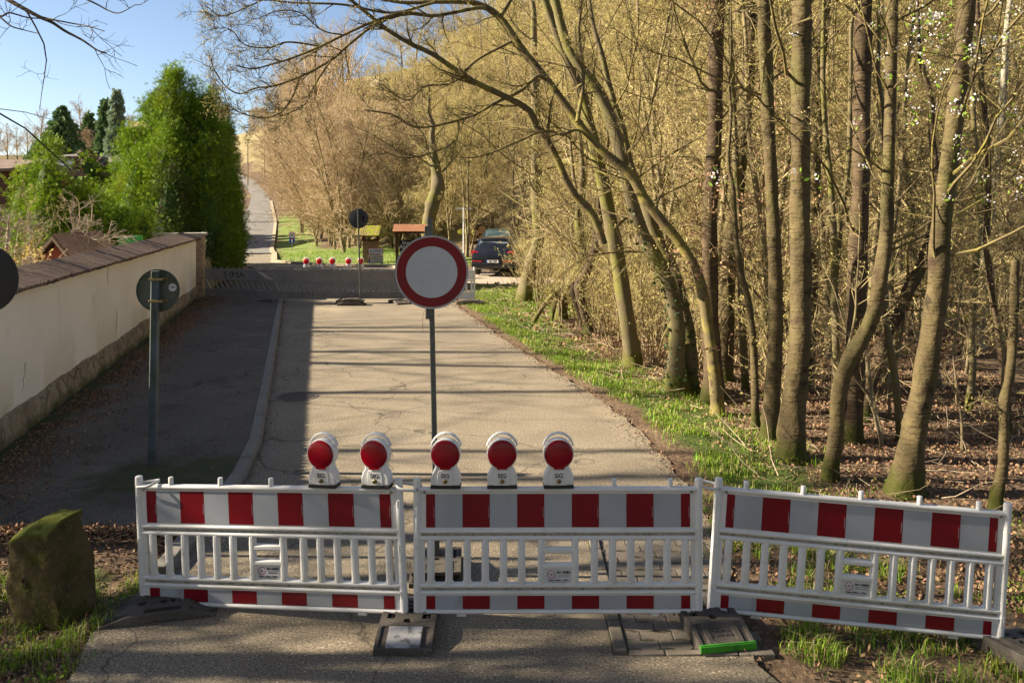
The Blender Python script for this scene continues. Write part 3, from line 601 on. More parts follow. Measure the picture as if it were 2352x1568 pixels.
# warning lamps
def make_lamp(label, lensmat):
    t = thing('warning_lamp', label, 'warning lamp')
    g = Geo()
    out = [(-.108,.018),(.108,.018),(.108,.075),(.098,.105),(.078,.140),(.074,.17),(-.074,.17),(-.078,.140),(-.098,.105),(-.108,.075)]
    prism(g, out, -.045, .045, 'y'); g.build('housing', M['white_plastic'], t, 30, bevel=.010)
    g = Geo(); lathe(g, [(.103,-.047),(.109,-.045),(.111,-.02),(.108,.028),(.08,.036),(0,.036)], 36, TR(0,0,.245,rx=90) @ Matrix.Rotation(R(180),4,'X')); g.build('lens_ring', M['white_plastic'], t, 40)
    g = Geo(); prism(g, [(-.062,.02),(.062,.02),(.058,.10),(.046,.13),(-.046,.13),(-.058,.10)], -.0495, -.04, 'y'); g.build('front_boss', M['white_plastic'], t, 30, bevel=.004)
    g = Geo(); box(g, -.109, .109, -.047, .047, -.004, .0175); g.build('base_strip', M['black_strip'], t, 30, bevel=.002)
    g = Geo(); lathe(g, [(.1035,-.004),(.1035,.004),(.101,.007),(.08,.012),(.05,.016),(.02,.018),(0,.0182)], 40, TR(0,-.045,.245,rx=90), close=False); prism(g, [(-.036,.138),(.036,.138),(.04,.152),(-.04,.152)], -.056, -.045, 'y')
    g.build('lens', lensmat, t, 60)
    g = Geo(); a = np.linspace(R(18), R(162), 20); pts = np.stack([.116*np.cos(a), np.full(20,.008), .255+.133*np.sin(a)], 1)
    k = len(pts)
    for wd in (-.014,.014): tubes(g, pts+np.array([0,wd,0]), .0068, 6, cap=True)
    for q in (4,10,15): tubes(g, [pts[q]+np.array([0,-.02,0]), pts[q]+np.array([0,.02,0])], .005, 5, cap=True)
    for q in (3, 16): tubes(g, [pts[q]*np.array([.92,1,1])-np.array([0,0,.012]), pts[q]], .006, 6)
    g.build('carry_handle', M['white_plastic'], t, 60)
    g = Geo(); lathe(g, [(.017,0),(.017,.008),(.011,.012),(.009,.008),(0,.008)], 16, TR(0,-.049,.052,rx=90)); g.build('lock', M['brass'], t, 40)
    g = Geo(); box(g, -.034, .034, -.0512, -.0496, .072, .108); so_ = g.build('name_label', M['white_plastic'], t, 0)
    g = Geo(); text(g, 'SIG', .043, TR(0,-.0518,.09) @ RX90, 0, bold=.0009); g.build('lettering', M['black'], so_, 0)
    return t
lampA = make_lamp('lamp', M['red_lens'])
def on_barrier(b, s, z=.94):
    return b.matrix_basis @ Vector((s, 0, z))
bpy.context.view_layer.update()
GL = 'red warning lamps on the front barriers'
def place_lamp(b, i, label, first=False, yaw=0, so_=0.0):
    L_ = 2.06; p = on_barrier(b, L_/2+so_+(i-2)*.41)
    if first: lampA.location = p; lampA.rotation_euler = (0, b.rotation_euler[1], b.rotation_euler[2]+yaw); tag(lampA, label, group=GL); return lampA
    return dup(lampA, p, label=label, group=GL, rot=(0, b.rotation_euler[1], b.rotation_euler[2]+yaw))
place_lamp(bM, 0, 'white warning lamp with red lens, before the round sign pole on the middle barrier', True, R(-2))
place_lamp(bM, 1, 'white warning lamp with red lens, between two others on the middle barrier', yaw=R(1))
place_lamp(bM, 2, 'white warning lamp with red lens, rightmost of the three on the middle barrier', yaw=R(2))
place_lamp(bL, 3, 'white warning lamp with red lens, farthest left on the left barrier', yaw=R(-5), so_=.075)
place_lamp(bL, 4, 'white warning lamp with brighter red lens, at the right end of the left barrier', yaw=R(-3), so_=.075)

# recycled plastic footings
def make_footing(label, variant):
    t = thing('barrier_footing', label, 'footing')
    prof = [(-.41,0),(.41,0),(.41,.045),(.20,.105),(-.20,.105),(-.41,.045)]
    g = Geo(); prism(g, prof, -.20, .20, 'x'); o = g.build('slab', M['black_rubber'], t, 30)
    cut = []
    for sx in (-1, 1):
        g = Geo(); box(g, *(sorted((sx*.10, sx*.155))), -.10, .16, .03, .2); cut.append(g.build('c', M['black_rubber'], smooth=0))
        g = Geo(); box(g, *(sorted((sx*.185, sx*.25))), -.08, .14, -.1, .05); cut.append(g.build('c', M['black_rubber'], smooth=0))
    for y_ in (-.05, .10): g = Geo(); lathe(g, [(0,.02),(.03,.02),(.03,.2),(0,.2)], 20, TR(0,y_-.08,0)); cut.append(g.build('c', M['black_rubber'], smooth=0))
    for y_ in (.09, .15): g = Geo(); box(g, -.028, .028, y_-.014, y_+.014, .02, .2); cut.append(g.build('c', M['black_rubber'], smooth=0))
    for s_ in (-1, 1):          # shallow panel on each slope and the two side flutes
        Mx = TR(0, s_*.305, .075, rx=s_*-16)
        g = Geo(); box(g, -.085, .085, -.06, .055, -.006, .1, M=Mx); cut.append(g.build('c', M['black_rubber'], smooth=0))
        for sx in (-1, 1): g = Geo(); box(g, sx*.15-.022, sx*.15+.022, -.09, .10, -.012, .1, M=Mx); cut.append(g.build('c', M['black_rubber'], smooth=0))
    boolean_cut(o, cut); o.data.set_sharp_from_angle(angle=R(30))
    b = o.modifiers.new('bevel', 'BEVEL'); b.width = .005; b.segments = 2; b.limit_method = 'ANGLE'
    for sx in (-1, 1):
        g = Geo(); tubes(g, [(sx*.128,-.10,.07),(sx*.128,.16,.07)], .018, 10, cap=True); g.build('grip_bar', M['black_rubber'], t, 60)
    Mx = TR(0, -.305, .075, rx=16)
    if variant == 'plate':
        g = Geo(); box(g, -.118, .118, -.10, .095, .0015, .006, M=Mx); g.build('worn_plate', M['pale_plate'], t, 0, bevel=.002)
    if variant == 'green':
        g = Geo(); box(g, -.2015, .2015, -.4125, -.404, .002, .046); box(g, -.2015, .2015, -.404, -.39, .030, .053); g.build('green_edge', M['green_edge'], t, 30, bevel=.002)
        g = Geo()
        text(g, 'CE 78 18 K1 TL', .026, Mx @ TR(0,-.015,-.005,rz=180)); text(g, 'TL - 97  28 kg', .022, Mx @ TR(0,.025,-.005,rz=180)); g.build('moulded_lettering', M['black'], t, 0)
    return t
def fxy(u, v, z=0):
    d = (H-z)*F/(v-HV); return ((u-CX)/F*d, d)
GF = 'black recycled plastic footings under the barriers'
f1 = make_footing('black footing with a worn pale plate, under the gap between left and middle barriers', 'plate'); tag(f1, group=GF); f1.location = (-.742, 6.10, 0); f1.rotation_euler = (0,0,R(-1))
f2 = make_footing('black footing with a bright green front edge, between middle and right barriers', 'green'); tag(f2, group=GF); f2.location = (1.42, 6.12, .016); f2.rotation_euler = (0,0,R(9))
f3 = make_footing('black footing lying crosswise under the left barrier post beside the mossy stone', ''); tag(f3, group=GF); f3.location = (-2.66, 6.33, -.035); f3.rotation_euler = (R(1),R(0),R(-76))
f4 = dup(f3, (XR1+.12, 5.86, -.11), R(14), 'black footing at the far right end on the grass, under the last barrier post', rot=(R(-3), R(3), R(20)))
f5 = dup(f3, (-.62, 6.95, 0), 0, 'dark footing behind the middle barrier holding the round red sign pole', rot=(0,0,R(0)))
f6 = dup(f3, (-.62, 6.93, .105), 0, 'dark footing stacked on top of another at the foot of the round red sign pole', rot=(0,0,R(3)))
f6.scale = (1, .6, .6)
f5.scale = (1.05, .62, .8)

# ------------------------------------------------------------------ round signs
def disc(g, r, th, Mx, mi=0, s=64): lathe(g, [(0,0),(r-.004,0),(r,.002),(r,th),(r-.004,th+.001),(0,th+.001)], s, Mx, mi, close=False)
def square_pole(g, p0, p1, w_, mi=0):
    p0 = np.array(p0, float); p1 = np.array(p1, float); d = (p1-p0); L_ = np.linalg.norm(d); q = Vector(d).to_track_quat('Z', 'X').to_matrix().to_4x4()
    # roll so that the faces stay parallel to x/y
    rx_ = math.atan2(-d[1], d[2]); ry_ = math.atan2(d[0], d[2]); Mx = Matrix.Translation(p0) @ Euler((rx_, ry_, 0)).to_matrix().to_4x4()
    rbar(g2 := Geo(), -w_/2, w_/2, -w_/2, w_/2, 0, L_, w_*.12); g.merge(g2, Mx, mi)
    return Mx
t = thing('no_entry_for_vehicles_sign', 'round white sign with red ring on a leaning square pole behind the middle barrier', 'road sign', (-.62, 6.93, .16))
top = np.array(P(987, 502, 6.93))-np.array([-.62, 6.93, .16])
g = Geo(); square_pole(g, (0,0,-.1), tuple(top), .043); g.build('pole', M['steel'], t, 30)
c = np.array(P(991.5, 625, 6.88))-np.array([-.62, 6.93, .16])
Mf = TR(c[0], c[1]-.0, c[2]) @ Euler((R(90), 0, R(1.5))).to_matrix().to_4x4()
g = Geo(); disc(g, .302, .012, Mf @ TR(0,0,-.012)); lathe(g, [(.296,.000),(.303,.000),(.303,.004),(.296,.004)], 64, Mf, close=False); g.build('back_plate', M['sign_rim'], t, 30)
g = Geo(); lathe(g, [(.212,.0022),(.288,.0022)], 72, Mf, 1, close=False); lathe(g, [(0,.0022),(.212,.0022)], 72, Mf, 0, close=False); lathe(g, [(.288,.0022),(.296,.0022)], 72, Mf, 0, close=False)
g.build('face', [M['sign_white'], M['sign_red']], t, 0)
g = Geo(); rbar(g, -.03, .03, -.03, .03, -.05, .05, .004); g.xf(TR(top[0]-.003, 0, c[2]-.34)); box(g2 := Geo(), -.03, .03, -.032, .03, -.035, .05); g.merge(g2, TR(top[0]-.01, 0, c[2]+.33)); g.build('clamp', M['steel'], t, 30, bevel=.003)
g = Geo(); tubes(g, spline([(top[0]-.02,-.03,c[2]-.30),(top[0]-.05,-.035,c[2]-.34),(top[0]-.055,-.035,c[2]-.42),(top[0]-.053,-.035,c[2]-.5)], 12), .0018, 4); g.build('rusty_wire', M['rust'], t, 60)
# sign back on the sidewalk
bx, by = (350-CX)/F*9.6, 9.6; ccx = P(359, 668, 9.6)
t = thing('round_sign_seen_from_behind', 'grimy round sign seen from behind on a square pole on the shaded sidewalk', 'road sign', (bx, by, .07))
g = Geo(); tp = P(357.5, 622, 9.6); square_pole(g, (0,0,-.1), (tp[0]-bx, 0, tp[2]-.07), .085); g.build('pole', mat('blue_grey_post', (.10,.125,.15), .6, [(5,(.075,.09,.10),.45,.7), (30,(.17,.18,.18),.62,.75), ('vd3',(.06,.075,.04),.5,.9)], metal=.3), t, 30, bevel=.006)
Mf = TR(ccx[0]-bx, .055, ccx[2]-.07) @ Euler((R(90), 0, R(2))).to_matrix().to_4x4()
g = Geo(); disc(g, .245, .006, Mf); lathe(g, [(.238,0),(.247,.0),(.247,.02),(.243,.02),(.243,.004)], 48, Mf, close=False); g.build('plate', M['grey_back'], t, 30)
for dz in (.135, -.135+.02):
    g = Geo(); cz = ccx[2]-.07+dz; box(g, tp[0]-bx-.06, tp[0]-bx+.10, -.052, -.0435, cz-.014, cz+.014); box(g, tp[0]-bx-.085, tp[0]-bx+.125, .035, .052, cz-.012, cz+.012)
    for sx in (-.055,.06): tubes(g2 := Geo(), [(tp[0]-bx+sx,-.06,cz),(tp[0]-bx+sx,.05,cz)], .007, 8, cap=True); g.merge(g2)
    g.build('clamp_band', M['brass'], t, 30, bevel=.002)
g = Geo(); disc(g, .046, .0015, Mf @ TR(.165,.035,.006), 0, 32); lathe(g, [(.033,0),(.038,0)], 32, Mf @ TR(.165,.035,.0082), 1, close=False)
text(g, 'N ♥ H', .022, Mf @ TR(.165,.035,.0082), 1); g.build('round_sticker', [M['sticker'], M['black']], t, 0)
# big dark sign back at the left edge of the picture
t = thing('large_sign_seen_from_behind', 'large dark sign back cut by the left edge, with a small certificate sticker', 'road sign', (P(-36,640,7.4)[0], 7.4, -.03))
ox = P(-36,640,7.4)[0]; cz = P(-36,640,7.4)[2]+.03
g = Geo(); square_pole(g, (0,-.03,-.05), (0,-.03,cz+.3), .045); g.build('pole', M['steel'], t, 30)
Mf = TR(0, .0, cz) @ RX90
g = Geo(); disc(g, .308, .012, Mf); g.build('plate', M['dark_back'], t, 30)
su = lambda u, v: ((u+36)/F*7.4, (640-v)/F*7.4)
g = Geo(); a = su(2.5, 664); b = su(21.5, 641.5)
box(g, a[0], b[0], -.0155, -.013, a[1], b[1]); st = g.build('certificate_sticker', M['sticker'], t, 0)
g = Geo(); mx = (a[0]+b[0])/2
text(g, 'CE', .028, TR(mx+.018,-.0158,b[1]-.016) @ RX90, 0, thick=.0003)
for k, s_ in enumerate(('0672','CPR','2011')): text(g, s_, .013, TR(mx+.018,-.0158,b[1]-.036-.015*k) @ RX90, 0, thick=.0003)
text(g, 'RAL', .014, TR(mx-.019,-.0158,b[1]-.014) @ RX90, 0, thick=.0003); prism(g, [(mx-.032,b[1]-.034),(mx-.019,b[1]-.062),(mx-.006,b[1]-.034)][::1], -.0160,-.0155,'y',1); text(g, 'GÜTE', .0095, TR(mx-.019,-.0158,b[1]-.076) @ RX90, 0, thick=.0003)
g.build('lettering', [M['black'], M['red_print']], st, 0)

# ------------------------------------------------------------------ boundary stone
t = thing('boundary_stone', 'leaning weathered boundary stone with mossy top beside the left barrier', 'stone', (-3.47, 6.36, -.05))
bm = bmesh.new(); bmesh.ops.create_cube(bm, size=1)
bmesh.ops.subdivide_edges(bm, edges=bm.edges[:], cuts=24, use_grid_fill=True)
for v in bm.verts:
    x_, y_, z_ = v.co; k = z_+.5
    wx = .50-.07*k; wy = .44-.06*k
    # chamfered top corner facing the viewer's left, round the edges a little
    nx = x_*wx; ny = y_*wy; nz = k*.80
    nz -= max(0, -x_-.02)*.16*k + max(0, -y_)*.10*k
    nx += .02*math.sin(9*z_+3*y_)-.0; 
    e = sum(1 for q in (x_, y_, z_) if abs(q) > .47)
    sc = 1-.02*(e >= 2)-.012*(e == 3)
    nx *= sc; ny *= sc
    n1 = .006*math.sin(17*x_+5*z_+1)*math.sin(13*z_+7*y_)+.004*math.sin(31*y_+23*z_+11*x_)+random.uniform(-.004,.004)
    n1 -= .008*max(0, math.sin(5*x_+4*z_+2)*math.sin(6*z_+5*y_)-.75)*3
    v.co = (nx+n1, ny+n1*.8, nz+n1*.6)
me = bpy.data.meshes.new('block'); bm.to_mesh(me); bm.free(); me.shade_smooth(); me.set_sharp_from_angle(angle=R(50)); me.materials.append(M['stone'])
o = bpy.data.objects.new('block', me); COL.objects.link(o); o.parent = t
at = me.attributes.new('moss', 'FLOAT', 'POINT'); at.data.foreach_set('value', [float(v.normal.z > .5)*.95+.55*max(0, v.co.z-.6) for v in me.vertices])
g = Geo(); text(g, '9', .13, TR(-.05,-.207,.36) @ RX90, 0, thick=.004); g.build('carved_number', mat('carved_dark', (.035,.028,.014), .95), t, 0)
t.rotation_euler = (R(3), R(-6), R(-16)); t.scale = (.93,.93,.93)
# tufts of real moss on its top
# ------------------------------------------------------------------ vegetation
def nrm(v): return v/(np.linalg.norm(v, axis=-1, keepdims=True)+1e-9)
def kidsof(Pn, Rn, n, t0, t1, ang, lf, k, up=.0, wob=.12, rf=.55, lmin=.0, tip=.25, tp=1.0, rmin=.0015):
    N, K, _ = Pn.shape; L = np.linalg.norm(np.diff(Pn, axis=1), axis=2).sum(1)
    t = (t0+(t1-t0)*RNG.random((N, n))**tp)
    f = t*(K-1); i = np.minimum(f.astype(int), K-2); fr = (f-i)[..., None]; a = np.arange(N)[:, None]
    p = Pn[a, i]*(1-fr)+Pn[a, i+1]*fr; T = nrm(Pn[a, i+1]-Pn[a, i]); r = Rn[a, i]*(1-fr[...,0])+Rn[a, i+1]*fr[...,0]
    q = RNG.standard_normal(T.shape); q -= (q*T).sum(-1, keepdims=True)*T; q = nrm(q)
    an = np.radians(ang*(.7+.6*RNG.random((N, n))))[..., None]
    d = np.cos(an)*T+np.sin(an)*q
    ln = np.maximum(lf*L[:, None]*(1.15-.75*(t-t0)/(t1-t0+1e-6))*(.6+.7*RNG.random((N, n))), lmin)
    p = p.reshape(-1,3); d = d.reshape(-1,3); ln = ln.ravel(); r = r.ravel()
    C = np.zeros((len(p), k, 3)); C[:,0] = p
    for j in range(1, k):
        d = nrm(d+wob*RNG.standard_normal(d.shape)+np.array([0,0,up])); C[:,j] = C[:,j-1]+d*(ln/(k-1))[:,None]
    r0 = np.maximum(np.minimum(r*.8, rf*r+.0), rmin)
    CR = r0[:,None]*np.linspace(1, tip, k)[None]
    return C, np.maximum(CR, rmin*.6)
def quads(g, p, size, mi=0, aspect=.5, orient=None, jit=1.0):
    n = len(p); a = nrm(RNG.standard_normal((n,3))*jit+(orient if orient is not None else 0)); b = nrm(np.cross(a, RNG.standard_normal((n,3))))
    s = np.asarray(size)*(.6+.8*RNG.random(n)); s = s[:,None]; w_ = s*aspect
    v = np.stack([p, p+a*s*.5+b*w_*.5, p+a*s, p+a*s*.5-b*w_*.5], 1).reshape(-1,3)
    return g.add(v, np.arange(4*n).reshape(n,4), mi)
def onlines(C, n, t0=.2, t1=1.0):
    N, K, _ = C.shape; t = t0+(t1-t0)*RNG.random((N,n)); f = t*(K-1); i = np.minimum(f.astype(int), K-2); fr = (f-i)[...,None]; a = np.arange(N)[:,None]
    return (C[a,i]*(1-fr)+C[a,i+1]*fr).reshape(-1,3)
def crown_from(g, L1, R1, n2, n3, buds, size=.05, sides=(4,3,3), k=(6,5,4), up=.02, ang2=45, ang3=45, lf2=.45, lf3=.4, mt=0, mb=1, t2=.15, rmin=.0022, n4=0):
    C2, R2 = kidsof(L1, R1, n2, t2, 1, ang2, lf2, k[1], up, .16, rmin=rmin*1.5)
    tubes(g, C2, R2, sides[1], mt)
    C3, R3 = kidsof(C2, R2, n3, .1, 1, ang3, lf3, k[2], up, .18, rmin=rmin, lmin=.12)
    tubes(g, C3, R3, sides[2], mt); last = C3
    if n4:
        C4, R4 = kidsof(C3, R3, n4, .15, 1, 45, .5, 3, up, .2, rmin=rmin*.8, lmin=.08); tubes(g, C4, R4, 3, mt); last = C4
    if buds: quads(g, onlines(last, buds, .25, 1), size, mb, .45)
    return C2, C3
def wiggly(n, h, r0, r1, lean=(0,0), wob=.02, k=14):
    z = np.linspace(0, 1, k); p = np.zeros((n,k,3)); d = np.tile(np.array([lean[0],lean[1],1.]), (n,1))
    for j in range(1,k):
        d = nrm(d+wob*RNG.standard_normal(d.shape)*np.array([1,1,.3])+np.array([0,0,.04])); p[:,j] = p[:,j-1]+d*h/(k-1)
    r = np.tile(np.maximum(r0*(1-z)**.8*1.0+r1, r1), (n,1)); r[:,0] *= 1.35
    return p, r

# ---- the traced trees on the verge: (label, bark, depth, points (u, v, width px), extension, crown options)
def trace(pts, d, n=26, dd=0.0, ext=7.0, base_ext=True):
    p = np.array(pts, float); q = spline(p, n); dep = d+dd*(q[0,1]-q[:,1])/1000.0
    W = np.stack([(q[:,0]-CX)/F*dep, dep, H-(q[:,1]-HV)/F*dep], 1); r = q[:,2]/2*dep/F
    if ext:
        dr = nrm(W[-1]-W[-4]); k = 8; t_ = np.linspace(0,1,k+1)[1:,None]
        W = np.concatenate([W, W[-1]+dr*ext*t_+np.cumsum(RNG.normal(0,.05,(k,3)),0)*np.array([1,1,.2])]); r = np.concatenate([r, r[-1]*np.linspace(1,.2,k+1)[1:]])
    if base_ext:
        b = W[0]-np.array([0,0,.25]); W = np.concatenate([b[None], W]); r = np.concatenate([[r[0]*1.25], r])
    return W, r
def trunk_mesh(g, W, r, sides=14, knobs=.05, mi=0):
    # resample finely and give the bark lumps
    n = max(30, int(len(W)*2.2)); s = spline(np.concatenate([W, r[:,None]], 1), n); Pn, Rn = s[None,:,:3], np.maximum(s[None,:,3], .003)
    T, U, Wv = frames(Pn); a = np.arange(sides)*2*np.pi/sides
    lum = 1+knobs*(np.sin(3*a[None]+np.arange(n)[:,None]*.5+RNG.random()*6)+np.sin(2*a[None]-np.arange(n)[:,None]*.31+RNG.random()*6)*.7+.6*np.sin(np.arange(n)[:,None]*.9+RNG.random()*6)+RNG.normal(0,.5,(n,sides))+1.6*(RNG.random((n,sides))>.985))
    ring = Pn[0][:,None]+(Rn[0][:,None]*lum)[...,None]*(np.cos(a)[None,:,None]*U[0][:,None]+np.sin(a)[None,:,None]*Wv[0][:,None])
    idx = np.arange(n*sides).reshape(n,sides); A, B = idx[:-1], idx[1:]
    g.add(ring.reshape(-1,3), [np.stack([A, np.roll(A,-1,1), np.roll(B,-1,1), B], -1).reshape(-1,4), idx[-1]], mi)
def make_tree(label, bark, stems, base, limbs=(), name='roadside_tree', cat='tree', n1=18, n2=9, n3=7, buds=2, t1=.3, lf1=.28, ang1=55, bs=.028, lb=(18,6,5,2,.02), twig='twig_moss', budm='bud', extra=None, lumps=.05, group='trees on the verge beside the road', rmin=.0022, up1=.03, n4=0, flare=True):
    base = np.array(base, float); t = thing(name, label, cat, tuple(base), group=group)
    g = Geo(); cr = Geo()
    for W, r in stems:
        r = r.copy()
        if flare: r *= .94; r[:3] *= np.array([1.2,1.1,1.03])[:len(r[:3])]
        trunk_mesh(g, W-base, r, 14 if r.max() > .06 else 9, lumps)
        if n1:
            L1, R1 = kidsof(W[None]-base, r[None], n1, t1, 1, ang1, lf1, 9, up1, .17, rf=.2)
            tubes(cr, L1, R1, 5, 0); crown_from(cr, L1, R1, n2, n3, buds, bs, rmin=rmin, n4=n4)
    for W, r in limbs:
        s = spline(np.concatenate([W-base, r[:,None]], 1), 30); tubes(g, s[:,:3], s[:,3], 8, cap=True)
        Lb, Rb = s[None,:,:3], s[None,:,3]
        L1, R1 = kidsof(Lb, Rb, lb[0], .2, 1, 40, .16, 7, .05, .16, rf=.5, rmin=.004, lmin=.4)
        tubes(cr, L1, R1, 4, 0); crown_from(cr, L1, R1, lb[1], lb[2], lb[3], lb[4], rmin=.0022, up=.06)
    if extra: extra(cr, base)
    tk = g.build('trunk', M[bark], t, 60)
    zz = np.array([v.co.z for v in tk.data.vertices]); fa = tk.data.attributes.new('foot', 'FLOAT', 'POINT'); fa.data.foreach_set('value', (1-sstep(.05,.75,zz)).astype(np.float32))
    if cr.F: cr.build('crown', [M[twig], M[budm], M['blossom'], M['bud_fresh']], t, 0)
    return t
def at(u, v): return G(u, v)
def flowers(spots, d):
    def fn(g, base):
        for (u, v, sp, n) in spots:
            c = np.array(P(u, v, d))-base; k = max(2, n//14)
            cc = c+RNG.normal(0, sp, (k,3))*np.array([1,.6,.7])
            for q in cc:
                quads(g, q+RNG.normal(0,.035,(9,3)), .026, 2, .9); quads(g, q+RNG.normal(0,.06,(5,3)), .055, 3, .45)
    return fn
TG = 'trees on the verge beside the road'
TR_ = [
 ('straight mossy hornbeam with thick crooked foot right of the parked cars', 'bark_smooth', 26.6, [(1203,692,42),(1212,640,34),(1226,590,33),(1236,540,28),(1231,400,26),(1232,300,24),(1228,200,20),(1226,60,15)], 4, dict(n1=18)),
 ('slim leaning hornbeam with greenish bark left of the twin trunked one', 'bark_smooth', 16.5, [(1453,828,46),(1446,770,38),(1428,650,38),(1412,560,36),(1396,475,32),(1371,360,30),(1346,250,26),(1326,190,24),(1290,110,22),(1251,0,20)], 5, dict(n1=14)),
 ('tall reddish brown cherry trunk behind the twin trunked hornbeam', 'bark_dark', 13.6, [(1640,880,48),(1632,760,42),(1630,600,38),(1632,450,37),(1641,330,36),(1643,200,36),(1648,0,34)], 6, dict(n1=8, t1=.45)),
 ('cherry trunk leaning slightly right, just right of the reddish brown one', 'bark_cherry', 15.2, [(1662,850,44),(1671,650,38),(1678,550,37),(1696,400,35),(1712,250,34),(1722,100,33),(1727,0,32)], 6, dict(n1=8, t1=.45)),
 ('slender straight cherry trunk with dark base, left of the thickest trunk', 'bark_cherry', 11.4, [(1768,990,44),(1776,870,37),(1782,740,35),(1781,650,33),(1776,500,31),(1768,350,31),(1761,200,31),(1753,0,31)], 6, dict(n1=8, t1=.45)),
 ('thickest straight cherry trunk with flared mossy foot on the grass edge', 'bark_cherry', 10.5, [(1815,1035,72),(1824,920,58),(1838,770,52),(1838,550,48),(1838,350,46),(1840,150,46),(1844,0,45)], 6, dict(n1=10, t1=.4)),
 ('cherry trunk partly hidden behind the thickest one', 'bark_cherry', 14.6, [(1850,880,36),(1862,700,34),(1866,500,32),(1872,350,31),(1878,200,30),(1888,80,29),(1897,-20,28)], 5, dict(n1=8, t1=.4)),
 ('dark cherry trunk with a big burr, right of the thickest trunk', 'bark_dark', 11.3, [(1952,1000,56),(1960,900,50),(1966,800,46),(1968,650,46),(1972,550,44),(1977,400,41),(1979,250,40),(1982,100,40),(1985,0,39)], 6, dict(n1=9, t1=.4)),
 ('cherry trunk bending up from a strong lean, in front of the dark burr trunk', 'bark_cherry', 9.7, [(1906,1085,40),(1922,985,36),(1926,909,36),(1945,837,36),(1978,781,38),(2006,720,36),(2023,629,34),(2036,540,32),(2038,450,30),(2044,300,28),(2047,150,26),(2051,0,25)], 6, dict(n1=10, t1=.4)),
 ('thick ringed cherry trunk leaning right with mossy foot, nearest the right barrier', 'bark_cherry', 9.27, [(2080,1108,84),(2092,1030,62),(2106,960,54),(2124,869,54),(2143,749,52),(2154,649,48),(2160,549,46),(2176,400,43),(2196,250,42),(2211,100,40),(2222,-10,38)], 6, dict(n1=14, t1=.4, extra=flowers([(2170,60,.45,240),(2250,120,.4,220),(2120,20,.4,160),(2290,40,.5,200),(2320,280,.3,180),(2230,330,.3,80),(2120,250,.3,80),(2340,430,.2,60),(2010,300,.25,50),(1850,400,.12,40),(1630,395,.15,24)], 9.0))),
 ('thin bright green stem between the leaning trunks at the right', 'bark_smooth', 11.4, [(2068,985,20),(2058,889,18),(2046,809,18),(2036,729,16),(2032,649,16),(2030,540,14),(2034,400,12),(2030,250,11)], 4, dict(n1=12)),
 ('crooked mossy trunk leaning right behind the thin green stem', 'bark_dark', 12.4, [(1985,940,40),(1998,880,34),(2018,829,30),(2031,776,26),(2066,717,28),(2086,669,30),(2107,629,28),(2126,581,26),(2138,520,22),(2150,420,18),(2140,300,15)], 4, dict(n1=12)),
 ('thin ringed young cherry with a snapped top at the right edge', 'bark_cherry', 8.75, [(2288,1147,30),(2303,1069,24),(2307,969,23),(2306,929,23),(2318,869,22),(2326,789,21),(2330,669,20),(2332,597,19)], 0, dict(n1=8, n2=4, n3=3, buds=1, t1=.2, lf1=.14)),
 ('slim dark stem with an S bend, left of the young cherry at the right edge', 'bark_dark', 11.6, [(2312,960,20),(2309,890,18),(2297,786,17),(2285,706,16),(2273,627,15),(2265,549,14),(2271,450,14),(2266,300,12),(2256,200,12),(2246,60,11)], 4, dict(n1=14)),
 ('slim pale stem standing alone in the leaf litter at the right', 'bark_smooth', 13.0, [(2226,940,18),(2234,846,16),(2232,746,15),(2238,666,16),(2247,549,15),(2252,450,14),(2238,300,12),(2230,120,11)], 4, dict(n1=14)),
 ('whitish birch trunk leaning right, deep in the wood at the right edge', 'bark_pale', 18.5, [(2246,780,26),(2255,650,22),(2264,560,22),(2277,470,20),(2293,350,18),(2303,240,17),(2310,100,14)], 5, dict(n1=12)),
 ('forked pale young tree between the thickest and the dark burr trunks', 'bark_smooth', 12.6, [(1918,940,22),(1920,820,18),(1917,700,18),(1916,580,18),(1912,480,16),(1904,380,14),(1896,300,13),(1890,180,12),(1892,40,10)], 4, dict(n1=12)),
 ('slim light stem right of the reddish brown cherry', 'bark_smooth', 14.4, [(1712,880,18),(1706,760,18),(1702,640,18),(1697,520,17),(1692,400,16),(1686,280,15),(1680,140,14),(1672,0,13)], 5, dict(n1=12)),
 ('knobbly thick hornbeam trunk behind the wooden notice board', 'bark_smooth', 46.0, [(985,600,36),(984,540,34),(986,500,32),(996,462,34),(1006,430,36),(1000,380,22),(992,320,16)], 3, dict(n1=26, t1=.55, lf1=.5)),
 ('thin stem with dead leaves left of the slender cherry', 'bark_cherry', 12.0, [(1735,960,20),(1733,850,18),(1728,760,17),(1716,680,16),(1700,620,15),(1690,540,13),(1684,430,11)], 3, dict(n1=10, buds=4, budm='dead_leaf', bs=.06)),
 ('crooked bush like hornbeam with bent dark limbs, left of the slim leaning one', 'bark_dark', 20.6, [(1352,752,22),(1338,700,22),(1330,660,26),(1345,630,22),(1362,590,17),(1372,550,14),(1380,500,11)], 3, dict(n1=12, t1=.2)),
 ('low crooked bush tree on prop like stems right of the thick crooked foot', 'bark_smooth', 23.0, [(1290,712,24),(1300,672,26),(1316,640,24),(1330,612,20),(1336,570,20),(1330,530,20),(1328,480,16),(1338,400,14),(1330,300,11)], 3, dict(n1=14)),
]
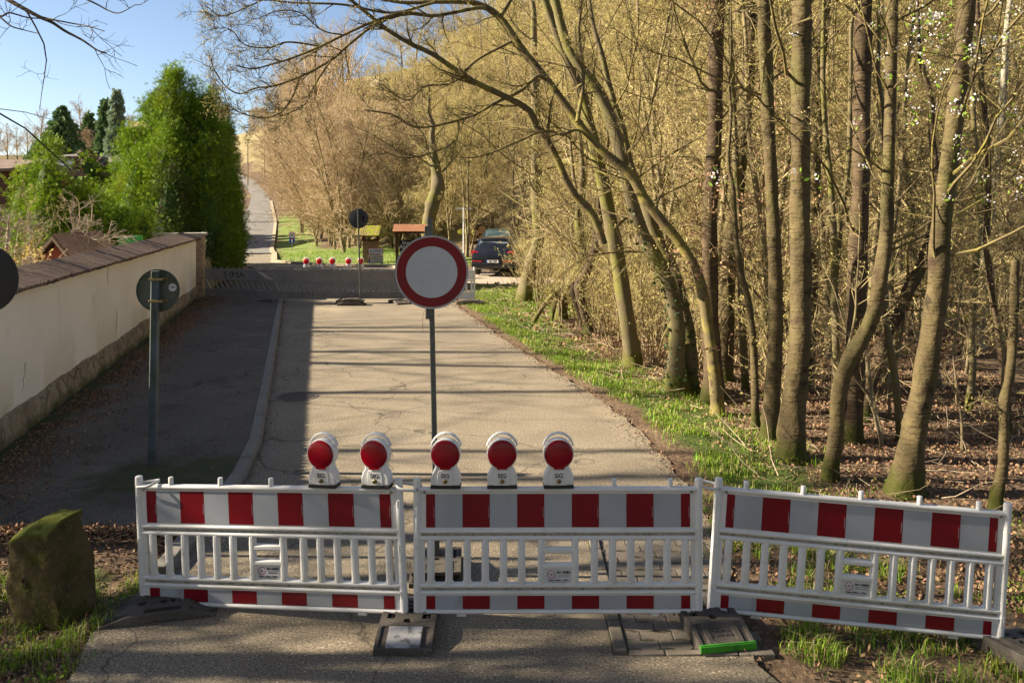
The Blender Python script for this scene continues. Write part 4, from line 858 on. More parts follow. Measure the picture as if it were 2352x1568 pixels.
for label, bark, d, pts, ext, o in TR_:
    W, r = trace(pts, d, ext=ext, dd=RNG.uniform(-.3,.5))
    b = (W[1,0], W[1,1], float(tz(W[1,0], W[1,1]))); o = dict(o); o.setdefault('n2', 7); o.setdefault('n3', 5)
    stems = [(W, r)]
    if 'forked' in label: stems.append(trace([(1917,640,14),(1926,560,16),(1930,500,15),(1943,430,13),(1950,350,12),(1953,240,11),(1955,60,9)], d, ext=3, base_ext=False))
    if 'prop like' in label:
        stems += [trace([(1215,758,10),(1236,722,11),(1258,690,12),(1284,665,14)], d-.6, ext=0), trace([(1263,762,8),(1270,722,9),(1278,680,12),(1287,662,13)], d-.3, ext=0)]
    if 'bent dark limbs' in label:
        stems += [trace([(1345,745,14),(1322,690,16),(1318,660,17),(1338,628,14),(1356,596,13),(1366,560,12)], d+.3, ext=2)]
    make_tree(label, bark, stems, b, **o)
# twin trunked hornbeam with ivy
sa = trace([(1556,900,62),(1552,840,46),(1556,750,38),(1546,690,36),(1526,630,34),(1498,575,34),(1471,525,33),(1441,425,30),(1416,310,32),(1376,215,28),(1341,165,26),(1301,100,24),(1274,0,22)], 14.0, ext=6, dd=.5)
sb = trace([(1580,890,56),(1582,830,44),(1576,750,38),(1562,690,36),(1546,625,34),(1506,540,30),(1476,450,26),(1452,400,24),(1442,360,20)], 14.25, ext=5, dd=.8)
b = (sa[0][1,0], 14.0, 0)
def ivy(g, base): pass
tw = make_tree('twin trunked leaning hornbeam with ivy climbing its foot, beside the road', 'bark_smooth', [sa, sb], b, n1=13, n2=8, n3=6, t1=.35)
g = Geo(); q = []
for W, r in (sa, sb):
    s = spline(np.concatenate([W, r[:,None]], 1), 60)[2:26]
    for i in range(len(s)):
        for _ in range(9 if i < 16 else 4):
            a = RNG.uniform(np.pi*.9, np.pi*1.75) if RNG.random() < .8 else RNG.uniform(0, 6.28); q.append(s[i,:3]+np.array([np.cos(a), np.sin(a), 0])*(s[i,3]*1.06+.015)+RNG.normal(0,.02,3))
quads(g, np.array(q)-np.array(b), .07, 0, .8); g.build('ivy', M['ivy'], tw, 0)
# the arching tree: its long dark limb sweeps up and left across the road
D = 12.8
def poly(pts, d0, d1, w0, w1):
    p = np.array(pts, float); n = len(p); d = np.linspace(d0, d1, n); ww = np.linspace(w0, w1, n)
    W = np.stack([(p[:,0]-CX)/F*d, d, H-(p[:,1]-HV)/F*d], 1); return W, ww/2*d/F
main = trace([(1648,930,34),(1640,850,28),(1626,750,26),(1606,640,24),(1566,565,24),(1526,515,24),(1476,450,22),(1446,400,22),(1376,340,20),(1326,279,20),(1255,183,18),(1196,110,18),(1149,42,16),(1094,8,14),(1020,4,11),(930,6,9),(850,-6,6)], D, ext=0, dd=.4, n=40)
limbs = [poly(l, a, b_, w0, w1) for l, a, b_, w0, w1 in (
 ([(1130,25),(1101,18),(1042,29),(991,37),(929,29),(855,51),(789,81),(738,106),(676,132),(628,147),(580,158),(540,150)], 12.9, 11.6, 10, 3),
 ([(991,37),(929,33),(859,59),(793,110),(760,139),(690,176),(628,198),(588,202),(551,216),(518,198),(492,161),(485,136)], 12.6, 11.3, 8, 2),
 ([(734,106),(661,97),(617,110),(562,103),(536,73),(511,62)], 12.2, 11.6, 5, 2),
 ([(1000,5),(900,30),(789,11),(676,7),(610,0),(580,11),(511,37),(470,11)], 12.6, 11.4, 7, 2),
 ([(1386,560),(1361,490),(1314,440),(1270,345),(1233,290),(1215,253),(1156,220),(1094,191),(1042,158),(995,125),(943,101),(892,70),(859,44),(800,-4)], 12.9, 12.2, 20, 8),
 ([(1255,183),(1233,176),(1196,209),(1141,235),(1072,271),(962,293),(903,264),(837,253)], 12.8, 11.8, 10, 3),
 ([(1176,95),(1094,139),(1040,190),(976,198),(943,229),(910,220),(874,191)], 12.8, 11.9, 7, 2),
 ([(1053,280),(1053,300),(1042,326),(991,352),(929,363),(881,348)], 12.0, 11.6, 5, 2),
 ([(1376,340),(1330,300),(1290,310),(1250,300),(1180,330),(1100,360),(1020,360)], 12.8, 12.0, 8, 2),
 ([(760,139),(720,200),(700,240),(660,262),(640,268)], 12.0, 11.6, 4, 2),
 ([(789,81),(740,70),(690,30),(640,25),(600,40)], 12.0, 11.6, 4, 2),
 ([(690,176),(668,230),(640,262),(600,270),(560,262),(525,240),(510,200)], 11.8, 11.2, 4, 1.6),
 ([(1149,40),(1180,-20),(1200,-120),(1190,-260)], 12.9, 13.5, 12, 5), ([(1326,280),(1340,180),(1330,60),(1350,-80)], 12.9, 13.5, 10, 5))]
mb = (main[0][1,0], main[0][1,1], 0)
make_tree('arching dark tree whose long mossy limb sweeps left over the road', 'twig_moss', [main], mb, limbs, n1=10, n2=7, n3=5, t1=.3, lf1=.12, flare=False, lumps=.03)

# ---- trees off to the left: one pokes its dark twigs into the top left corner; their shadows stripe the road
lims = [poly(l, 8.0, 7.6, w0, w1) for l, w0, w1 in (
 ([(-60,-30),(0,-10),(40,12),(88,38),(120,52),(150,72),(190,93),(222,115),(245,122)], 12, 2.5), ([(88,38),(120,45),(165,54),(200,60),(240,72)], 4, 2), ([(-30,20),(0,38),(22,30),(60,40),(100,44),(140,50)], 5, 2),
 ([(190,-5),(222,10),(250,25),(275,30),(310,12)], 4.5, 1.8), ([(-20,30),(0,40),(25,60),(50,68),(90,78)], 5, 1.8))]
bl = np.array([-9.2, 7.0, 0]); Wt, rt = wiggly(1, 11, .17, .03, (.0,.05), .04)
lims[0] = (np.concatenate([(Wt[0,5]+bl)[None], lims[0][0]]), np.concatenate([[.05], lims[0][1]]))
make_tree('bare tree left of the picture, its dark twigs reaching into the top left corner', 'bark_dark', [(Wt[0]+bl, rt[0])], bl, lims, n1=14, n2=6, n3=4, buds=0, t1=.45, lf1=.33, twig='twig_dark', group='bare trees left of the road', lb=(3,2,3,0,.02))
for i, (x_, y_, h_, r_) in enumerate(((-17,13.5,15,.16),(-20,17,16,.2),(-15,10.5,12,.11),(-23,20.5,17,.2),(-12.5,4.5,12,.16),(-19,8.5,15,.2),(-14,2.6,13,.18),(-21,6.0,15,.17),(-10.5,3.4,9,.14),(-13,5.6,11,.16),(-11,4.6,10,.12),(-15.5,4.0,12,.18),(-12,2.2,10,.13),(-18,5.0,14,.2),(-9,5.9,8,.12),(-12,6.3,11,.15),(-16,5.7,13,.2),(-8.5,5.0,7,.1))):
    Wt, rt = wiggly(2 if i % 2 else 1, h_, r_, .02, (RNG.uniform(-.08,.08), RNG.uniform(-.1,.1)), .05); b = np.array([x_, y_, 0])
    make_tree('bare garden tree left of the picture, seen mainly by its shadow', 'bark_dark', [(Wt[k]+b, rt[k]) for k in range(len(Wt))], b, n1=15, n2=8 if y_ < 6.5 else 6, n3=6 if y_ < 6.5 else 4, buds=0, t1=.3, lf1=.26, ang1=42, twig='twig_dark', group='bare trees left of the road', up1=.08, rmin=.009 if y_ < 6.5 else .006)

# ---- the wood: a few kinds of tree, each built once, then set out one by one
def proto(kind, seed):
    global RNG; RNG = np.random.default_rng(seed)
    g, cr = Geo(), Geo()
    if kind == 'slim':
        n = 1 if seed % 3 else 2; W, r = wiggly(n, 13.5, .11, .012, (RNG.uniform(-.1,.1), RNG.uniform(-.1,.1)), .05)
        for k in range(n): trunk_mesh(g, W[k], r[k], 8, .05)
        L1, R1 = kidsof(W, r, 34//n, .13, 1, 58, .26, 7, .04, .13, rf=.42); tubes(cr, L1, R1, 4, 0)
        crown_from(cr, L1, R1, 13, 10, 3, .06, up=.03, rmin=.0045)
    elif kind == 'broad':
        W, r = wiggly(1, 14, .2, .015, (RNG.uniform(-.1,.1), 0), .05); trunk_mesh(g, W[0], r[0], 9, .06)
        L1, R1 = kidsof(W, r, 30, .15, .98, 62, .42, 8, .03, .13, rf=.42); tubes(cr, L1, R1, 5, 0)
        crown_from(cr, L1, R1, 17, 12, 3, .065, up=.02, rmin=.005)
    elif kind == 'fan':          # many stemmed, arching twigs
        n = 9; W, r = wiggly(n, 8.5, .07, .008, (0,0), .05)
        a = RNG.random(n)*6.28; t_ = np.linspace(0,1,14)
        for k in range(n):
            W[k,:,0] += np.cos(a[k])*(3.2*t_**1.4)*RNG.uniform(.4,1.2); W[k,:,1] += np.sin(a[k])*(3.2*t_**1.4)*RNG.uniform(.4,1.2); trunk_mesh(g, W[k], r[k], 6, .04)
        L1, R1 = kidsof(W, r, 13, .10, 1, 50, .34, 7, .02, .13, rf=.5); tubes(cr, L1, R1, 4, 0)
        crown_from(cr, L1, R1, 13, 9, 1, .045, up=.02, rmin=.0048)
    elif kind == 'shrub':
        n = 12; W, r = wiggly(n, 2.6, .016, .004, (0,0), .1, 8); a = RNG.random(n)*6.28
        for k in range(n):
            t_ = np.linspace(0,1,8); W[k,:,0] += np.cos(a[k])*(.9*t_)*RNG.random()+RNG.normal(0,.12); W[k,:,1] += np.sin(a[k])*(.9*t_)*RNG.random()+RNG.normal(0,.12)
        tubes(g, W, r, 5); L1, R1 = kidsof(W, r, 8, .15, 1, 45, .34, 5, .03, .15); tubes(cr, L1, R1, 3, 0)
        C2, R2 = kidsof(L1, R1, 5, .1, 1, 45, .45, 4, .03, .16, rmin=.0025); tubes(cr, C2, R2, 3, 0)
        quads(cr, onlines(C2, 3), .05, 1, .5)
    elif kind == 'sapling':
        W, r = wiggly(1, 5.2, .03, .005, (RNG.uniform(-.15,.15), RNG.uniform(-.15,.15)), .08); trunk_mesh(g, W[0], r[0], 7, .05)
        L1, R1 = kidsof(W, r, 22, .12, 1, 55, .24, 6, .04, .14); tubes(cr, L1, R1, 3, 0); C2, R2 = kidsof(L1, R1, 6, .1, 1, 45, .45, 4, .03, .16, rmin=.0025); tubes(cr, C2, R2, 3, 0)
        C3, R3 = kidsof(C2, R2, 3, .1, 1, 45, .5, 3, .03, .16, rmin=.002); tubes(cr, C3, R3, 3, 0); quads(cr, onlines(C3, 1), .04, 1, .5)
    return g, cr
KIND = {'slim': ('woodland_tree','tree','slim bare woodland tree coming into yellow green bud on the wooded slope','slim trees of the wood','bark_wood','twig','bud'),
        'broad': ('woodland_tree','tree','broad crowned bare woodland tree with yellow green catkins on the wooded slope','broad trees of the wood','bark_wood','twig','bud'),
        'fan': ('many_stemmed_tree','tree','pinkish brown many stemmed tree with arching twigs along the hill road','many stemmed trees along the hill road','bark_wood','twig_pink','catkin'),
        'shrub': ('shrub','shrub','twiggy low shrub with fresh pale green buds under the trees','twiggy shrubs under the trees','twig','twig','bud'),
        'sapling': ('sapling','sapling','thin bare sapling with fine side twigs among the trees','saplings among the trees','bark_wood','twig','bud')}
PROTO = {}
for kind, seeds in (('slim',(21,22,23,24)), ('broad',(31,32,33)), ('fan',(41,42,43)), ('shrub',(51,52,53)), ('sapling',(61,62,63,64))):
    for s in seeds: PROTO[kind, s] = [proto(kind, s), None]
RNG = np.random.default_rng(5)
SE = {k: [s for (kk, s) in PROTO if kk == k] for k in KIND}
def plant(kind, x, y, scale=1.0, dz=-.05, lean=0.0):
    s = int(RNG.choice(SE[kind])); nm, cat, label, grp, bk, tw_, bd = KIND[kind]; z = float(tz(x, y))+dz; rz = RNG.random()*6.28; sc = scale*RNG.uniform(.85,1.15)
    rot = (RNG.normal(0,.04), RNG.normal(0,.04)+lean, rz)
    e = PROTO[kind, s]
    if e[1] is None:
        t = thing(nm, label, cat, (x,y,z), group=grp, rot=rot); t.scale = (sc,)*3
        a = e[0][0].build('trunk', M[bk], t, 60); b = e[0][1].build('crown', [M[tw_], M[bd]], t, 0); e[1] = (t, [a, b]); return t
    return dup(e[1][0], (x,y,z), rot=rot, scale=sc, ch=e[1][1])
def inview(x, y, m=3): return abs(x) < .625*y+m
pl_ = []
def ok(x, y, dmin):
    for (a, b) in pl_:
        if (a-x)**2+(b-y)**2 < dmin*dmin: return False
    pl_.append((x,y)); return True
# front rows of the wooded slope
cnt = {}
def scatter(kind, n, y0, y1, s0, s1, dmin, scale=1.0, cond=None):
    k = 0; tries = 0; lim = {'broad': (640, 105), 'slim': (640, 105), 'fan': (622, 128), 'shrub': (560, 60), 'sapling': (640, 60)}[kind]
    while k < n and tries < n*60:
        tries += 1; y = RNG.uniform(y0, y1); x = rx(y)+RNG.uniform(s0, s1)
        if not inview(x, y) or (cond and not cond(x, y)): continue
        if y > lim[1] and CX+x/y*F < lim[0]: continue
        if not ok(x, y, dmin): continue
        plant(kind, x, y, scale); k += 1
    cnt[kind] = cnt.get(kind, 0)+k
notpark = lambda x, y: gravel(np.array(x), np.array(y)) < .05 and not (-13 < x < 2.5 and y < 53)
scatter('slim', 44, 24, 46, 5.0, 30, 1.4, .95, notpark)
scatter('slim', 84, 50, 78, 12, 62, 1.5, 1.0, notpark)
scatter('slim', 20, 13, 30, 3.2, 11, 1.2, .62)
scatter('fan', 11, 54, 66, 4.6, 10, 1.7, 1.15, lambda x, y: x < -5)
scatter('fan', 14, 64, 84, 3.2, 13, 2.0, 1.2)
scatter('fan', 24, 84, 125, 2.4, 24, 2.6, 1.3)
scatter('fan', 30, 120, 200, 2.4, 40, 3.4, 1.5)
scatter('broad', 44, 54, 100, 12, 75, 3.2, 1.05)
scatter('slim', 46, 80, 130, 15, 90, 3.0, 1.2)
scatter('broad', 56, 100, 190, 11, 130, 4.4, 1.3)
scatter('broad', 40, 175, 250, 12, 170, 6, 1.4)
scatter('slim', 16, 46, 62, 8.5, 14, 1.4, .6, lambda x, y: x > -9)
pl_ = []
scatter('shrub', 46, 15, 44, 3.6, 22, 1.2, .8, notpark)
scatter('shrub', 40, 46, 80, 9.5, 40, 1.4, 1.25, notpark)
pl_ = []
scatter('sapling', 84, 11, 42, 2.8, 24, .8, .9, notpark)
scatter('shrub', 26, 12, 32, 2.3, 4.2, .8, .75)
scatter('sapling', 30, 11, 30, 2.2, 5, .5, .6)
pl_ = []
scatter('shrub', 40, 75, 200, 3, 30, 2, 2.0)
scatter('sapling', 26, 46, 70, 10, 40, 1.2, 1.3, notpark)
# the wood goes on behind the camera: unseen trees, added to cut sky fill
for k in range(20):
    x, y = RNG.uniform(-15, 17), RNG.uniform(-19, -3.5)
    if abs(x) < 3 and y > -8: continue
    plant('broad' if k % 3 else 'slim', x, y, 1.0)
# ------------------------------------------------------------------ conifers and hedge
def sprays(g, p, out, n, spread, size, mi=0, aspect=.32):
    """fans of three flat leaflets set round clump centres p pointing along out"""
    k = len(p)*n; c = np.repeat(p, n, 0); o = np.repeat(out, n, 0)
    b = c+RNG.normal(0, spread, (k,3)); d = nrm(o+RNG.normal(0,.5,(k,3))+np.array([0,0,.15])); s = nrm(np.cross(d, RNG.standard_normal((k,3))))
    L_ = size*(.6+.8*RNG.random(k))[:,None]
    for a in (-.6, 0, .6):
        dd = nrm(d*math.cos(a)+s*math.sin(a)); ss = nrm(s*math.cos(a)-d*math.sin(a)); w_ = L_*aspect*.5
        v = np.stack([b, b+dd*L_*.55+ss*w_, b+dd*L_*(1.0 if a == 0 else .8), b+dd*L_*.55-ss*w_], 1).reshape(-1,3)
        g.add(v, np.arange(4*k).reshape(k,4), mi)
def lobe_pts(x, y, z0, z1, r, dens):
    hgt = z1-z0; area = 2*np.pi*r*hgt*.75; n = int(area*dens)+4; k = RNG.random(n)**.9; a = RNG.random(n)*6.283
    rad = r*np.minimum(1, 1.25*(1-k)**.62)*(.7+.3*np.minimum(1, k*4))*(.86+.2*RNG.random(n)+.10*np.sin(3*a+9*k))
    p = np.stack([x+rad*np.cos(a), y+rad*np.sin(a), z0+hgt*k], 1); o = nrm(np.stack([np.cos(a), np.sin(a), .35+.8*k], 1))
    return p, o
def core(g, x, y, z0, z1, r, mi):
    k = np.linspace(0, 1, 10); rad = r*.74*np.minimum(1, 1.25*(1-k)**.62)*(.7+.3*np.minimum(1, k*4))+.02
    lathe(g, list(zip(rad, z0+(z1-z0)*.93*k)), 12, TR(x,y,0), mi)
def conifer(name, label, cat, base, lobes, m, size=.2, dens=7, n=14, spread=.17, brown=None, group=None, aspect=.32, trunk=True):
    t = thing(name, label, cat, base, group=group); g = Geo()
    for (x, y, z0, z1, r) in lobes:
        p, o = lobe_pts(x, y, z0, z1, r, dens)
        if brown:
            sel = RNG.random(len(p)) < brown(p)
            if sel.any(): sprays(g, p[sel], o[sel], n, spread, size, 1, aspect)
            p, o = p[~sel], o[~sel]
        if len(p): sprays(g, p, o, n, spread, size, 0, aspect)
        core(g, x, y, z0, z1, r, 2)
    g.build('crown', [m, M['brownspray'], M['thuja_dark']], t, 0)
    if trunk:
        g = Geo(); W, r = wiggly(1, max(l[3] for l in lobes)*.8, .14, .03, (0,0), .02); tubes(g, W+np.array([lobes[0][0], lobes[0][1], 0]), r, 8); g.build('trunk', M['bark_wood'], t, 60)
    return t
conifer('large_thuja', 'huge bright green thuja tree towering behind the end of the garden wall', 'tree', (-12.75, 31.5, 0), [
    (0,0,0,8.1,1.35), (-.85,.3,.5,7.15,1.15), (1.15,.2,.5,7.05,1.35), (-1.6,-.1,.2,5.9,.95), (.2,-1.0,0,5.9,1.5), (-.9,-1.0,0,4.9,1.3), (1.5,-.7,.4,5.4,1.2), (.55,.4,3,7.75,.85), (-1.9,-.6,0,3.6,.8), (-1.3,-1.5,0,2.6,.9)], M['thuja'], size=.13, aspect=.15, dens=10, n=30, brown=lambda p: .03+.0*p[:,0])
conifer('tall_thuja', 'slimmer sunlit thuja with uneven top, right of and behind the huge thuja', 'tree', (-13.5, 38, 0), [(-.1,0,1,8.35,.62), (.35,.1,1,7.5,.65), (.6,-.2,1,6.6,.6), (-.5,-.2,1,7.0,.8), (.3,-.6,0,5.5,1.0)], M['thuja'], size=.13, aspect=.15, dens=11, n=26, spread=.15, brown=lambda p: .10+.0*p[:,0])
hx = lambda y: WB[0]+(y-WB[1])*WD[0]/WD[1]
conifer('dark_hedge', 'dark overhanging conifer hedge lining the road beyond the old wall', 'hedge', (0,0,0), [(hx(y)+dx-.55-.02*(y-30), y, z0, z1, r) for (y, dx, z0, z1, r) in (
    (29.4,-.75,1.2,4.3,.8),(31,-.3,1.6,5.2,.95),(33,-.25,.6,5.4,1.0),(35,-.2,0,6.1,1.05),(37,-.15,-.1,6.0,1.05),(39,-.1,-.1,5.8,1.0),(41,-.15,-.1,5.8,1.0),(43,-.3,-.1,5.4,1.0),(36,.1,-.1,3.6,.9),(38.5,.1,-.1,3.4,.9),(33.8,.0,0,3.0,.8),(41,.15,-.1,3.4,.85))],
    M['thuja_dark'], size=.13, aspect=.15, dens=9, n=26, spread=.15, brown=lambda p: .12+.5*sstep(5,1.5,p[:,2])*(p[:,1] > 32), trunk=False)
# ivy hanging over the old wall
t = thing('ivy_mat', 'dark ivy hanging over the top of the old wall under the hedge', 'ivy', (hx(29.5), 29.5, 0)); n = 1500
k = RNG.random(n); q = np.stack([WD[0]*(k*6.5-1.6)+.02+RNG.random(n)*.10, WD[1]*(k*6.5-1.6), 2.05-RNG.random(n)**2*1.0*(.5+.5*np.sin(k*9)**2)], 1)
g = Geo(); quads(g, q, .13, 0, .85); g.build('leaves', M['ivy'], t, 0)
GGs = 'garden thujas behind the wall'
conifer('garden_thuja', 'loose mid green thuja at the left, in front of the grey tiled roof', 'shrub', (-14.4, 26, 0), [(0,0,0,4.95,1.0),(-.9,.2,0,4.1,.9),(.9,.2,0,3.6,.95),(.2,-.6,0,3.4,1.1),(1.5,-.2,0,2.7,.8)], M['thuja'], size=.14, aspect=.16, dens=8, n=22, brown=lambda p: .05+0*p[:,0], group=GGs)
conifer('garden_thuja', 'rounded green thuja behind the shed, below the white bungalow', 'shrub', (-13.6, 27.2, 0), [(0,0,0,3.5,.85),(.8,.0,0,2.9,.75),(-.7,-.4,0,2.7,.7)], M['thuja'], size=.13, aspect=.16, dens=9, n=24, group=GGs)
conifer('garden_thuja', 'low bright green thuja bush between the shed and the green board', 'shrub', (-12.15, 26.2, 0), [(0,0,0,2.5,.7),(-.5,.2,0,2.0,.55),(.5,.2,0,2.9,.6)], M['thuja'], size=.12, aspect=.16, dens=10, n=24, group=GGs)
conifer('far_shrub', 'brown tinged evergreen shrub in front of the white bungalow', 'shrub', (-29.5, 58, 3.2), [(0,0,0,3.2,1.2),(1.3,0,0,2.4,.9),(-1.3,0,0,2.2,.9)], M['thuja'], size=.32, dens=3, n=9, spread=.25, brown=lambda p: .5+0*p[:,0], trunk=False)
def spruce(name, label, u, vtop, vbase, wpx, d, m, tiers=22):
    mpp = d/F; b = P(u, vbase, d); hgt = (vbase-vtop)*mpp; r = wpx*mpp/2; t = thing(name, label, 'tree', b, group='conifers on the far slope'); g = Geo()
    for i in range(tiers):
        k = i/tiers; z = hgt*(.04+.96*k); rr = r*(1-k)**.85*(.85+.3*RNG.random())+.05; nb = max(5, int(15*(1-k)+5))
        for j in range(nb):
            a = RNG.random()*6.283; L_ = rr*RNG.uniform(.7,1.1); n = max(4, int(L_/.1)); s = np.linspace(.15,1,n)
            p = np.stack([np.cos(a)*L_*s, np.sin(a)*L_*s, z+L_*(.12-.35*s+.28*s*s)], 1)
            o = np.tile(np.array([[np.cos(a), np.sin(a), .1]]), (n,1)); sprays(g, p, o, 5, .10, .34, 0, .35)
    core(g, 0, 0, .1*hgt, hgt*.95, r*.55, 0); g.build('crown', [m], t, 0)
    g = Geo(); lathe(g, [(.2,-2),(.18,.2),(.03,hgt*.95)], 8); g.build('trunk', M['bark_wood'], t)
spruce('spruce', 'dark green spruce on the far slope above the white bungalow', 143, 246, 362, 100, 85, M['spruce'], 26)
spruce('spruce', 'small narrow spruce between the large spruce and the tall blue green fir', 205, 262, 360, 50, 88, M['spruce'], 20)
spruce('fir', 'tall column like blue green fir left of the huge thuja', 268, 208, 430, 62, 80, M['bluefir'], 40)
spruce('fir', 'dark fir leaning against the tall blue green fir', 240, 228, 400, 44, 82, M['spruce'], 28)
spruce('spruce', 'low dark spruce at the foot of the large far spruce', 92, 330, 372, 46, 75, M['spruce'], 14)
def bare(label, u, vtop, vbase, d, seed, wide=.35, group='bare trees on the far slope', tw='twig_pink'):
    mpp = d/F; b = P(u, vbase, d)
    if 'ridge' in group: b = (b[0], d, float(tz(b[0], d))-.2)
    hgt = P(0, vtop, d)[2]-b[2]; t = thing('bare_tree', label, 'tree', b, group=group); g, cr = Geo(), Geo()
    W, r = wiggly(1, hgt, .018*hgt, .012, (0,0), .03); trunk_mesh(g, W[0], r[0], 7); L1, R1 = kidsof(W, r, 22, .25, .98, 38, wide, 7, .06, .1, rf=.5); tubes(cr, L1, R1, 4, 0)
    crown_from(cr, L1, R1, 8, 6, 0, .1, up=.05, rmin=.008, lf2=.4); g.build('trunk', M['bark_wood'], t); cr.build('crown', [M[tw], M['bud']], t, 0)
bare('grey bare tree on the far slope, left of the large spruce', 90, 256, 372, 95, 1)
bare('wide bare tree on the far slope behind the small narrow spruce', 190, 232, 345, 105, 2, .45)
bare('brown bare bush tree just above the white bungalow roof', 205, 305, 362, 70, 3, .6)
bare('orange brown treetop showing between the blue green fir and the huge thuja', 293, 272, 330, 110, 5, .5)
bare('bare tree standing beside the house at the top of the hill', 612, 195, 262, 235, 6, .3)
for i, u in enumerate((-30, -5, 18, 40, 62, 82, 108)):
    bare('orange brown leafless bush tree at the far left, on the skyline', u, 296+RNG.integers(-8,14), 385, 100+i*3, 7, .45, 'leafless bushes on the left skyline')
for i, (u, v, d) in enumerate(((652,300,175),(662,330,160),(668,335,150),(676,352,140),(645,290,190),(662,262,205),(690,240,215),(722,205,230),(757,150,235),(800,118,240),(735,180,190),(705,215,200),(770,150,205),(748,170,170),(720,200,180),(785,130,185),(650,275,215),(680,255,195),(668,268,160),(690,240,175))):
    bare('brown bare tree on the ridge at the top of the hill road', u, v-75+RNG.integers(-8,8), v+25, d, 8, .5, 'bare trees on the ridge')
# ---- garden behind the wall
conif_b = P(60, 600, 21)
t = thing('old_fruit_tree', 'old fruit tree with pale spreading bare branches behind the wall at the left', 'tree', (P(25,600,21)[0], 21, 0)); g, cr = Geo(), Geo()
W, r = wiggly(3, 2.1, .05, .012, (0,0), .06); W[0,:,0] -= np.linspace(0,1.0,14); W[1,:,0] += np.linspace(0,1.3,14)
for k in range(3): trunk_mesh(g, W[k], r[k], 8)
L1, R1 = kidsof(W, r, 11, .35, 1, 60, .6, 9, .0, .2, rf=.5); tubes(g, L1, R1, 5); C2, R2 = kidsof(L1, R1, 7, .1, 1, 50, .45, 6, .02, .22, rmin=.006); tubes(cr, C2, R2, 4); C3, R3 = kidsof(C2, R2, 6, .1, 1, 50, .5, 4, .04, .2, rmin=.004); tubes(cr, C3, R3, 3)
t.scale = (1.45,1.3,1.35); g.build('trunk', M['pale_branch'], t, 60); cr.build('crown', [M['pale_branch']], t, 0)
for u, v, hh in ((20, 560, 3.6), (55, 560, 3.9), (85, 570, 3.1)):
    p = P(u, v, 23); plant('sapling', p[0], p[1], .72)
t = thing('yellow_bush', 'yellow flowering bush behind the wall beside the big dark sign', 'shrub', (P(50,600,16)[0], 16, 1.0)); g, cr = Geo(), Geo()
W, r = wiggly(14, 1.25, .012, .004, (0,0), .12, 7)
for k in range(14): a = RNG.random()*6.28; W[k,:,0] += np.cos(a)*np.linspace(0,.75,7); W[k,:,1] += np.sin(a)*np.linspace(0,.5,7)
tubes(g, W, r, 4); C2, R2 = kidsof(W, r, 9, .2, 1, 50, .4, 4, .03, .2); tubes(g, C2, R2, 3); quads(cr, onlines(C2, 12, .1), .06, 0, .6); quads(cr, onlines(W, 14, .2), .06, 0, .6)
g.build('stems', M['palewood'], t, 0); cr.build('flowers', [M['yellow_bush']], t, 0)
# shed
p0 = P(104, 600, 20); t = thing('garden_shed', 'small red brown wooden shed with mossy tiled roof behind the wall', 'shed', (P(150,600,20)[0], 20, 0))
g = Geo(); x0, x1, y0, y1 = -.62, .42, -.3, 1.7
for i in range(9): a = x0+(x1-x0)*i/9; box(g, a+.003, a+(x1-x0)/9-.003, y0-.02, y0, 0, 1.95+ (0.18-abs(a+.06+.1)*.55))
for i in range(12): a = y0+(y1-y0)*i/12; box(g, x1, x1+.02, a+.003, a+(y1-y0)/12-.003, 0, 1.75)
box(g, x0, x1, y0, y1, 0, 1.75); g.build('walls', M['redwood'], t, 0)
g = Geo(); prism(g, [(-1.02,1.72),(-.12,2.33),(.62,1.72),(.62,1.78),(-.12,2.40),(-1.02,1.78)][::-1], y0-.12, y1+.12, 'y')
for k in range(7): f_ = k/7; box(g2 := Geo(), 0, .16, y0-.13, y1+.13, -.005, .028); a_ = math.atan2(.61,.74); g.merge(g2, TR(-.10+.74*f_, 0, 2.40-.62*f_+.01, ry=math.degrees(a_)))
g.build('roof', M['rooftile'], t, 0)
g = Geo(); prism(g, [(-.12,2.28),(.64,1.66),(.66,1.73),(-.12,2.36)], y0-.15, y0-.12, 'y'); prism(g, [(-.12,2.28),(-.12,2.36),(-1.04,1.74),(-1.02,1.67)], y0-.15, y0-.12, 'y'); g.build('bargeboard', M['palewood'], t, 0)
g = Geo(); box(g, -.95, -.62, -.1, 1.6, 0, 1.6); g.build('lean_to', M['wood'], t, 0); t.scale = (.62, 1, .98)
t = thing('tarp_board', 'bright green board standing behind the wall near the stone pillar', 'board', (P(299,600,25)[0], 25, 0))
g = Geo(); q = [(P(u,v,25)[0]-P(299,0,25)[0], P(u,v,25)[2]) for u,v in ((271,600),(327,600),(327,541.5),(310,540),(271,543))]; prism(g, q, 0, .03, 'y'); g.build('panel', M['green_board'], t, 0, bevel=.006)
g = Geo(); box(g, -.3, -.26, .032, .07, 0, 2.0); box(g, .24, .28, .032, .07, 0, 2.0); g.build('post', M['wood'], t, 0)
t = thing('play_stand', 'small garden play stand with cream top and blue legs behind the wall', 'play stand', (P(97,612,16.5)[0], 16.5, 1.35))
g = Geo(); box(g, -.16, .18, -.12, .12, .50, .53); box(g, -.02, .17, -.08, .1, .36, .50); g.build('top', M['cream_sign'], t, 30, bevel=.008)
for sx in (-1,1):
    for sy in (-1,1): g = Geo(); tubes(g, [(sx*.13,sy*.12,0),(sx*.07,sy*.07,.50)], .016, 8); g.build('leg', M['blue'], t, 60)
g = Geo(); lathe(g, [(0,0),(.06,.01),(.065,.05),(.05,.12),(.065,.2),(.03,.26),(0,.27)], 14, TR(-.02,-.08,.2)); g.build('seat_figure', M['white_plastic'], t, 60)
t = thing('stand_table', 'rough wooden base under the garden play stand behind the wall', 'table', (P(97,612,16.5)[0], 16.5, 0))
